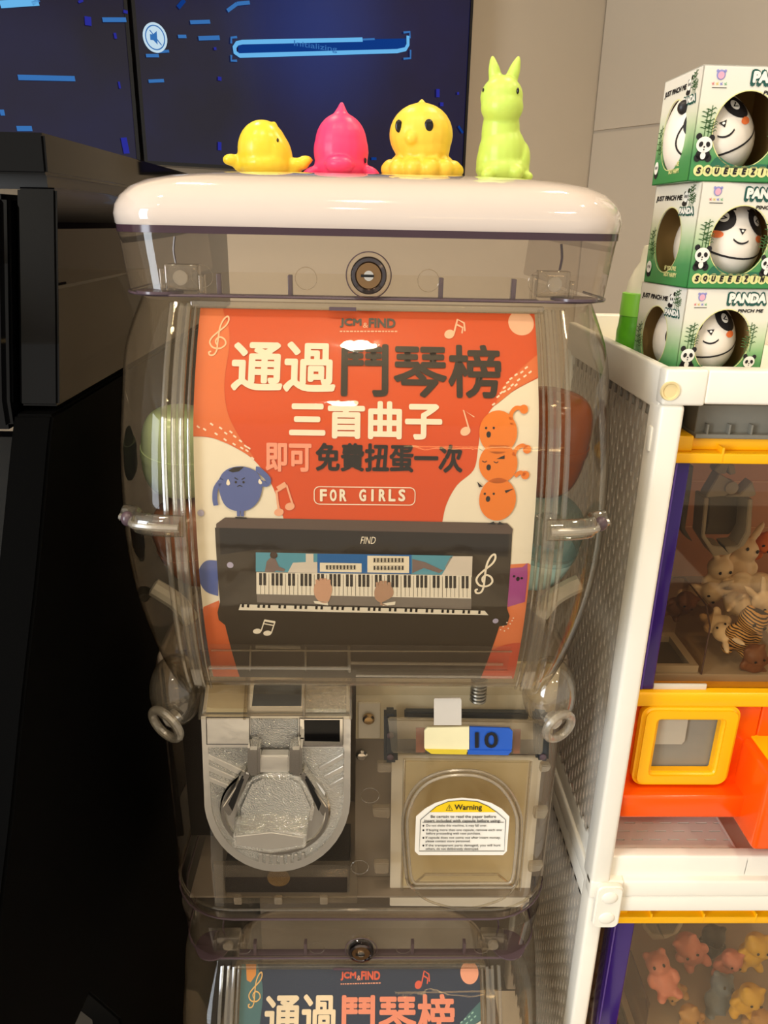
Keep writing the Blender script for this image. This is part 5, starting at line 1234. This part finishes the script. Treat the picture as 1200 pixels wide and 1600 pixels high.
for kd, px, py, y, s, lab in ((('bear', pk), 1030, 1512, 0.06, 1.3, 'pink figure close to the lower purple post'), (('bear', pk), 1075, 1478, 0.10, 1.5, 'large pink figure under the yellow rail of the lower machine'), (('bear', blk), 1112, 1466, 0.13, 1.4, 'dark figure at the back of the lower machine'), (('bear', ylw), 1170, 1556, 0.05, 1.3, 'yellow figure low at the right of the lower machine'), (('bear', tan), 1050, 1545, 0.065, 1.1, 'tan figure in the middle of the lower machine'), (('bear', tan), 1078, 1585, 0.05, 1.1, 'tan figure lowest in the lower machine window'), (('bear', blu), 1125, 1545, 0.075, 1.3, 'blue grey figure in the middle of the lower machine'), (('bear', pk), 1140, 1500, 0.10, 1.2, 'pink figure right of the dark figure'), (('bear', ylw), 1180, 1478, 0.10, 1.4, 'yellow figure under the rail at the right edge'), (('bear', tan), 1185, 1590, 0.05, 1.2, 'tan figure in the bottom right corner of the lower window')):
    small_fig(kd, px, py, y, s, lab, G2, random.uniform(-.5, .9), random.uniform(-.7, .7))

# ================================================================== boxed panda eggs
def box_mat():
    m = bpy.data.materials.new('panda_box_print'); m.use_nodes = True; nt = m.node_tree; b = nt.nodes['Principled BSDF']; N = nt.nodes.new; L = nt.links.new
    tc = N('ShaderNodeTexCoord'); sp = N('ShaderNodeSeparateXYZ'); L(tc.outputs['Object'], sp.inputs[0])
    nz = N('ShaderNodeTexNoise'); nz.inputs['Scale'].default_value = 90; L(tc.outputs['Object'], nz.inputs['Vector'])
    ad = N('ShaderNodeMath'); ad.operation = 'MULTIPLY_ADD'; ad.inputs[1].default_value = 0.006; L(nz.outputs['Fac'], ad.inputs[0]); L(sp.outputs['Z'], ad.inputs[2])
    mr = N('ShaderNodeMapRange'); mr.inputs[1].default_value = 0.0; mr.inputs[2].default_value = 0.066; L(ad.outputs[0], mr.inputs[0])
    cr = N('ShaderNodeValToRGB'); L(mr.outputs[0], cr.inputs[0]); e = cr.color_ramp.elements
    e[0].position = 0.0; e[0].color = lin((52, 132, 66))+(1,); e[1].position = 1.0; e[1].color = lin((232, 226, 214))+(1,)
    for p_, c_ in ((0.10, (58, 136, 70)), (0.24, (74, 142, 84)), (0.36, (128, 176, 116)), (0.52, (196, 210, 172)), (0.68, (228, 224, 206))):
        k = cr.color_ramp.elements.new(p_); k.color = lin(c_)+(1,)
    L(cr.outputs[0], b.inputs['Base Color']); b.inputs['Roughness'].default_value = 0.28; return m
M['pbox'] = box_mat(); M['kraft'] = mat('kraft_inside', (176, 140, 84), 0.7)
M['egg'] = mat('egg_white', (240, 230, 216), 0.35, var=0.02)
BW, BD, BH = 0.0600, 0.0580, 0.0605
inkk = flat('panda_black', (28, 24, 26)); inkw = flat('panda_white', (240, 236, 226)); inkg = flat('panda_green_dark', (28, 84, 74)); inkc = flat('panda_cream', (226, 222, 150))
inkb = flat('bamboo', (52, 92, 44)); inkbl = flat('cheek', (240, 120, 60))
def egg_box(loc, yaw, label, egglabel, turn, tilt):
    root = empty('toy_box', loc, label, 'box', 'stacked panda egg boxes')
    inner = []
    def bl(name, bm, mm, sm=0): return build(name, bm, mm, root, sm, keep=False)
    th = 0.0006
    fh = [(0.0295+0.0190*math.cos(t), 0, BH*0.46+0.0200*math.sin(t)) for t in [2*math.pi*i/40 for i in range(40)]]
    bm = new(); extrude_poly(bm, [(0, 0, 0), (BW, 0, 0), (BW, 0, BH), (0, 0, BH)], (0, th, 0), [fh]); bl('front_panel', bm, M['pbox'])
    sh_ = [(0, BD*0.56+0.0165*math.cos(t), BH*0.45+0.0195*math.sin(t)) for t in [2*math.pi*i/40 for i in range(40)]]
    bm = new(); extrude_poly(bm, [(0, 0, 0), (0, BD, 0), (0, BD, BH), (0, 0, BH)], (th, 0, 0), [sh_]); bl('side_panel', bm, M['pbox'])
    bm = new(); box(bm, BW-th, BW, 0, BD, 0, BH); bl('side_panel', bm, M['pbox'])
    bm = new(); box(bm, 0, BW, BD-th, BD, 0, BH); bl('back_panel', bm, M['pbox'])
    bm = new(); box(bm, 0, BW, 0, BD, BH-th, BH); bl('top_flap', bm, mat('box_top_white', (236, 230, 214), 0.4))
    bm = new(); box(bm, 0, BW, 0, BD, 0, th); bl('bottom_flap', bm, M['pbox'])
    bm = new(); box(bm, th*1.2, BW-th*1.2, BD-th*2.2, BD-th*1.2, th, BH-th); box(bm, BW-th*2.2, BW-th*1.2, th*2, BD-th*1.2, th, BH-th); box(bm, th*1.2, BW-th*1.2, th*2, BD-th*1.2, BH-th*2.2, BH-th*1.2); bl('inner_lining', bm, M['kraft'])
    e = 0.00025
    F = lambda lay: (lambda u, v, w: Vector((u, -e*lay-w, v)))
    Sd = lambda lay: (lambda u, v, w: Vector((-e*lay-w, BD-u, v)))
    def art(name, fn, ink, mp):
        a = Art(); fn(a)
        bm = a.bm
        for v in bm.verts: v.co = mp(v.co.x, v.co.y, v.co.z)
        bl(name, bm, ink)
    # front print
    art('hole_rim', lambda a: a.line([(0.0295+0.0192*math.cos(t), BH*0.46+0.0202*math.sin(t)) for t in [2*math.pi*i/40 for i in range(40)]], 0.0005, True), inkc, F(1))
    art('title_outline', lambda a: a.text('PANDA', 0.0278, 0.0560, 0.0500, 0.0588, 0.13), inkg, F(1)); art('title_text', lambda a: a.text('PANDA', 0.0290, 0.0550, 0.0518, 0.0578, 0.09), inkw, F(2))
    art('pinch_me_text', lambda a: a.text('PINCH ME', 0.0365, 0.0545, 0.0460, 0.0482, 0.06, 0.15), inkk, F(1))
    n = 10; word = 'SQUEEEZING'
    art('squeezing_discs', lambda a: [a.circle((0.0056+i*0.00545, 0.0058), 0.0031, 18) for i in range(n)], inkc, F(1))
    art('squeezing_text', lambda a: [a.text(ch, (0.0042 if ch != 'I' else 0.0050)+i*0.00545, (0.0070 if ch != 'I' else 0.0062)+i*0.00545, 0.0040, 0.0076, 0.08, 0.15) for i, ch in enumerate(word)], inkk, F(2))
    art('maker_emblem', lambda a: (a.circle((0.0105, 0.0555), 0.0026, 20), a.circle((0.0083, 0.0574), 0.0008, 10), a.circle((0.0127, 0.0574), 0.0008, 10)), flat('emblem_lilac', (150, 150, 206)), F(1))
    art('emblem_face', lambda a: (a.circle((0.0105, 0.0552), 0.0019, 20)), flat('emblem_pink', (226, 170, 190)), F(2))
    for i, (ch, cc) in enumerate(zip('童年乐园', ((224, 130, 130), (226, 200, 110), (140, 140, 206), (130, 186, 140)))):
        art('maker_mark', lambda a: a.line([(0.0062+i*0.0024, 0.0503), (0.0062+i*0.0024+0.0009, 0.0518), (0.0062+i*0.0024-0.0004, 0.0513), (0.0062+i*0.0024+0.0011, 0.0505)], 0.0005), flat('mk%d' % i, cc), F(1))
    art('maker_small_print', lambda a: a.line([(0.0062, 0.0490), (0.0148, 0.0490)], 0.0004), inkk, F(1))
    def bamboo(a, x, z, h, s=1):
        for dx, k in ((0, 0.9), (0.0022*s, 1.0), (0.004*s, 0.5)):
            a.line([(x+dx, z), (x+dx+0.0004, z+h*k)], 0.00045)
            for q_ in (0.3, 0.5, 0.7, 0.85):
                zz = z+h*k*q_
                for sg in (-1, 1): a.line([(x+dx, zz), (x+dx+sg*0.0022, zz+0.0014*(1 if sg > 0 else 0.4)), (x+dx+sg*0.0032, zz+0.0006)], [0.0004, 0.0006, 0.0001])
    art('bamboo_print', lambda a: bamboo(a, 0.0058, 0.0235, 0.0165), inkb, F(1)); art('bamboo_print', lambda a: bamboo(a, 0.0500, 0.0215, 0.0185, -1), inkb, F(1))
    def panda(x, z, s):
        art('panda_print', lambda a: (a.circle((x-.0036*s, z+.0043*s), .0018*s, 14), a.circle((x+.0040*s, z+.0036*s), .0018*s, 14), a.circle((x, z-.0052*s), .0042*s, 18, .0032*s), a.circle((x-.0030*s, z-.0070*s), .0020*s, 14, .0022*s), a.circle((x+.0034*s, z-.0070*s), .0020*s, 14, .0022*s)), inkk, F(2))
        art('panda_print', lambda a: (a.circle((x, z), .0048*s, 24, .0043*s), a.circle((x, z-.0058*s), .0016*s, 14, .0020*s)), inkw, F(3))
        art('panda_print', lambda a: (a.circle((x-.0021*s, z+.0002*s), .0012*s, 14, .0015*s, -0.4), a.circle((x+.0021*s, z+.0002*s), .0012*s, 14, .0015*s, 0.4), a.circle((x, z-.0012*s), .0005*s, 10), a.circle((x, z-.0026*s), .0004*s, 10)), inkk, F(4))
    panda(0.0066, 0.0195, 1.0); panda(0.0505, 0.0150, 0.85)
    art('grass_print', lambda a: a.poly(spline([(0.012, 0.009), (0.016, 0.0135), (0.022, 0.0105), (0.030, 0.0085), (0.042, 0.0100), (0.0535, 0.0088), (0.0535, 0.0078), (0.03, 0.0075), (0.014, 0.0080)], 3, True)), flat('grass_dark', (40, 104, 76)), F(1))
    # left print (u runs from the back edge to the front edge)
    art('hole_rim', lambda a: a.line([(BD*0.44+0.0167*math.cos(t), BH*0.45+0.0197*math.sin(t)) for t in [2*math.pi*i/40 for i in range(40)]], 0.0005, True), inkc, Sd(1))
    art('side_text', lambda a: a.text('JUST PINCH ME', 0.0030, 0.0370, 0.0500, 0.0540, 0.05, 0.12), inkk, Sd(1))
    art('side_title_outline', lambda a: a.text('PANDA', 0.0350, 0.0540, 0.0415, 0.0472, 0.13), inkg, Sd(1)); art('side_title', lambda a: a.text('PANDA', 0.0358, 0.0532, 0.0427, 0.0464, 0.08), inkw, Sd(2))
    art('side_text', lambda a: a.text("IF YOU'RE", 0.0270, 0.0420, 0.0092, 0.0120, 0.05), inkc, Sd(1)); art('side_text', lambda a: a.text('NOT HAPPY', 0.0270, 0.0435, 0.0052, 0.0080, 0.05), inkc, Sd(1))
    art('side_panda', lambda a: (a.circle((0.0400, 0.0545), 0.0013, 12), a.circle((0.0440, 0.0560), 0.0012, 12), a.circle((0.0405, 0.0488), 0.0030, 14, 0.0016), a.circle((0.0052, 0.0066), 0.0032, 16, 0.0030)), inkk, Sd(1))
    art('side_panda', lambda a: (a.circle((0.0420, 0.0526), 0.0026, 18, 0.0030), a.circle((0.0055, 0.0100), 0.0034, 18, 0.0038)), inkw, Sd(2))
    art('side_panda', lambda a: (a.circle((0.0411, 0.0528), 0.0006, 10, 0.0010), a.circle((0.0432, 0.0528), 0.0006, 10, 0.0010), a.circle((0.0044, 0.0102), 0.0006, 10, 0.0010), a.circle((0.0068, 0.0102), 0.0006, 10, 0.0010)), inkk, Sd(3))
    art('bamboo_print', lambda a: bamboo(a, 0.0465, 0.0470, 0.0125), inkb, Sd(1)); art('bamboo_print', lambda a: bamboo(a, 0.0040, 0.0150, 0.020), inkb, Sd(1))
    root.rotation_euler = (0, 0, yaw)
    # egg inside, a thing of its own
    w = Matrix.Translation(Vector(loc)) @ Matrix.Rotation(yaw, 4, 'Z')
    ec = w @ Vector((0.0300, 0.0290, th))
    eg = empty('panda_egg', ec, egglabel, 'toy', 'panda eggs in the boxes')
    bm = new(); H = 0.0570; r0 = 0.0258
    pr_ = []
    for i in range(25):
        t = math.pi*i/24; z = -math.cos(t); rr = r0*math.sin(t)*(1-0.16*z); pr_.append((max(rr, 0), (z+1)/2*H))
    pr_[0] = (0, 0); pr_[-1] = (0, H)
    lathe(bm, pr_, (0, 0, 0), 'z', 40); shell = build('shell', bm, M['egg'], eg, 180, keep=False)
    def skin(az, h, lay=1):
        h = h*H/0.0500; k = h/H; z = 2*k-1; s = math.sqrt(max(0, 1-z*z)); rr = r0*s*(1-0.16*z)+0.00022*lay
        return Vector((rr*math.sin(az), -rr*math.cos(az), h))
    def eart(name, fn, ink, lay):
        a = Art(); fn(a); bm = a.bm
        bmesh.ops.triangulate(bm, faces=bm.faces[:]); bmesh.ops.subdivide_edges(bm, edges=bm.edges[:], cuts=2, use_grid_fill=True)
        for v in bm.verts: v.co = skin(v.co.x, v.co.y, lay)
        build(name, bm, ink, eg, 60, keep=False)
    eart('eye_patch', lambda a: (a.circle((0.56, 0.0345), 0.37, 24, 0.0066, -0.004), a.circle((-0.56, 0.0345), 0.37, 24, 0.0066)), inkk, 1)
    eart('eye_disc', lambda a: (a.circle((0.52, 0.0352), 0.14, 16, 0.0026), a.circle((-0.52, 0.0352), 0.14, 16, 0.0026)), inkw, 2)
    eart('wink', lambda a: (a.line([(0.58, 0.0362), (0.47, 0.0350), (0.58, 0.0342)], 0.0), a.poly([(0.59, 0.0366), (0.44, 0.0351), (0.47, 0.0348), (0.60, 0.0360)]), a.poly([(0.44, 0.0352), (0.60, 0.0342), (0.59, 0.0338), (0.43, 0.0347)]), a.poly([(-0.59, 0.0366), (-0.44, 0.0351), (-0.47, 0.0348), (-0.60, 0.0360)]), a.poly([(-0.44, 0.0352), (-0.60, 0.0342), (-0.59, 0.0338), (-0.43, 0.0347)])), inkk, 3)
    eart('nose', lambda a: a.poly([(-0.10, 0.0302), (0.10, 0.0302), (0.0, 0.0270)]), inkk, 1); eart('nose_dot', lambda a: a.circle((0, 0.0292), 0.035, 10, 0.0006), inkw, 2)
    eart('mouth', lambda a: [a.poly([(x0_, 0.0232+2.0e-2*x0_*x0_*2.2), (x0_+0.05, 0.0232+2.0e-2*(x0_+.05)**2*2.2), (x0_+0.05, 0.0222+2.0e-2*(x0_+.05)**2*2.2), (x0_, 0.0222+2.0e-2*x0_*x0_*2.2)]) for x0_ in [-0.2+0.05*i for i in range(8)]], inkk, 1)
    eart('cheek', lambda a: (a.circle((0.60, 0.0262), 0.16, 18, 0.0019), a.circle((-0.60, 0.0262), 0.16, 18, 0.0019)), inkbl, 1)
    def hood(a):
        pts = [(1.15*math.sin(t), 0.0275-0.0125*math.cos(t)) for t in [R(-170+10*i) for i in range(35)]]
        for (u0, v0), (u1, v1) in zip(pts, pts[1:]):
            du, dv = (u1-u0), (v1-v0)
            n_ = math.hypot(du*0.02, dv) or 1; ox, oz = dv/n_*0.0005/0.02, -du*0.02/n_*0.0005
            a.poly([(u0-ox, v0-oz), (u1-ox, v1-oz), (u1+ox, v1+oz), (u0+ox, v0+oz)])
    eart('hood_line', hood, inkk, 1)
    for sx in (-1, 1):
        bm = new(); q0 = skin(sx*0.95, 0.043); ell(bm, q0, (0.0045, 0.0030, 0.0042), 14, 10); build('ear', bm, mat('ear_black', (28, 24, 26), 0.4), eg, 180, keep=False)
    eg.rotation_euler = (0, tilt, turn)
    return root
ZS = 1.1562
egg_box((0.1970, 0.0290, ZS), R(9), 'lowest panda egg box of the stack, standing on the white shelf', 'panda faced white egg in the lowest box', R(2), R(-6))
egg_box((0.1960, 0.0285, ZS+BH+0.0002), R(7), 'middle panda egg box of the stack', 'panda faced white egg in the middle box', R(8), R(5))
egg_box((0.1875, 0.0300, ZS+2*(BH+0.0002)), R(1), 'topmost panda egg box of the stack', 'panda faced white egg tilted in the top box', R(2), R(-22))

# green soap bottle behind the boxes
t = empty('soap_bottle', (0.2030, 0.125, 1.1562), 'green bottle with white nozzle behind the panda boxes', 'bottle')
gb = mat('green_soap', (96, 178, 40), 0.25, var=0.2, scale=120); gl_ = mat('green_label_band', (140, 214, 70), 0.3)
bm = new(); lathe(bm, [(0.0, 0), (0.0140, 0), (0.0155, 0.003), (0.0158, 0.022), (0.0150, 0.028), (0.0148, 0.034)], (0.2030, 0.125, 1.1562)); build('body', bm, gb, t)
bm = new(); lathe(bm, [(0.0150, 0.034), (0.0152, 0.0342), (0.0148, 0.050), (0.0120, 0.0505), (0.0, 0.0505)], (0.2030, 0.125, 1.1562)); build('label_band', bm, gl_, t)
bm = new(); lathe(bm, [(0.0122, 0.0505), (0.0115, 0.058), (0.0085, 0.066), (0.0050, 0.072), (0.0042, 0.080), (0.0036, 0.083), (0, 0.084)], (0.2030, 0.125, 1.1562)); nz_ = build('nozzle', bm, mat('cream_nozzle', (238, 230, 206), 0.35), t)
bm = new(); box(bm, 0.2052, 0.2072, 0.1195, 0.124, 1.2295, 1.2345, 0.0004); build('red_mark', bm, mat('red_mark', (206, 60, 44), 0.4), nz_)
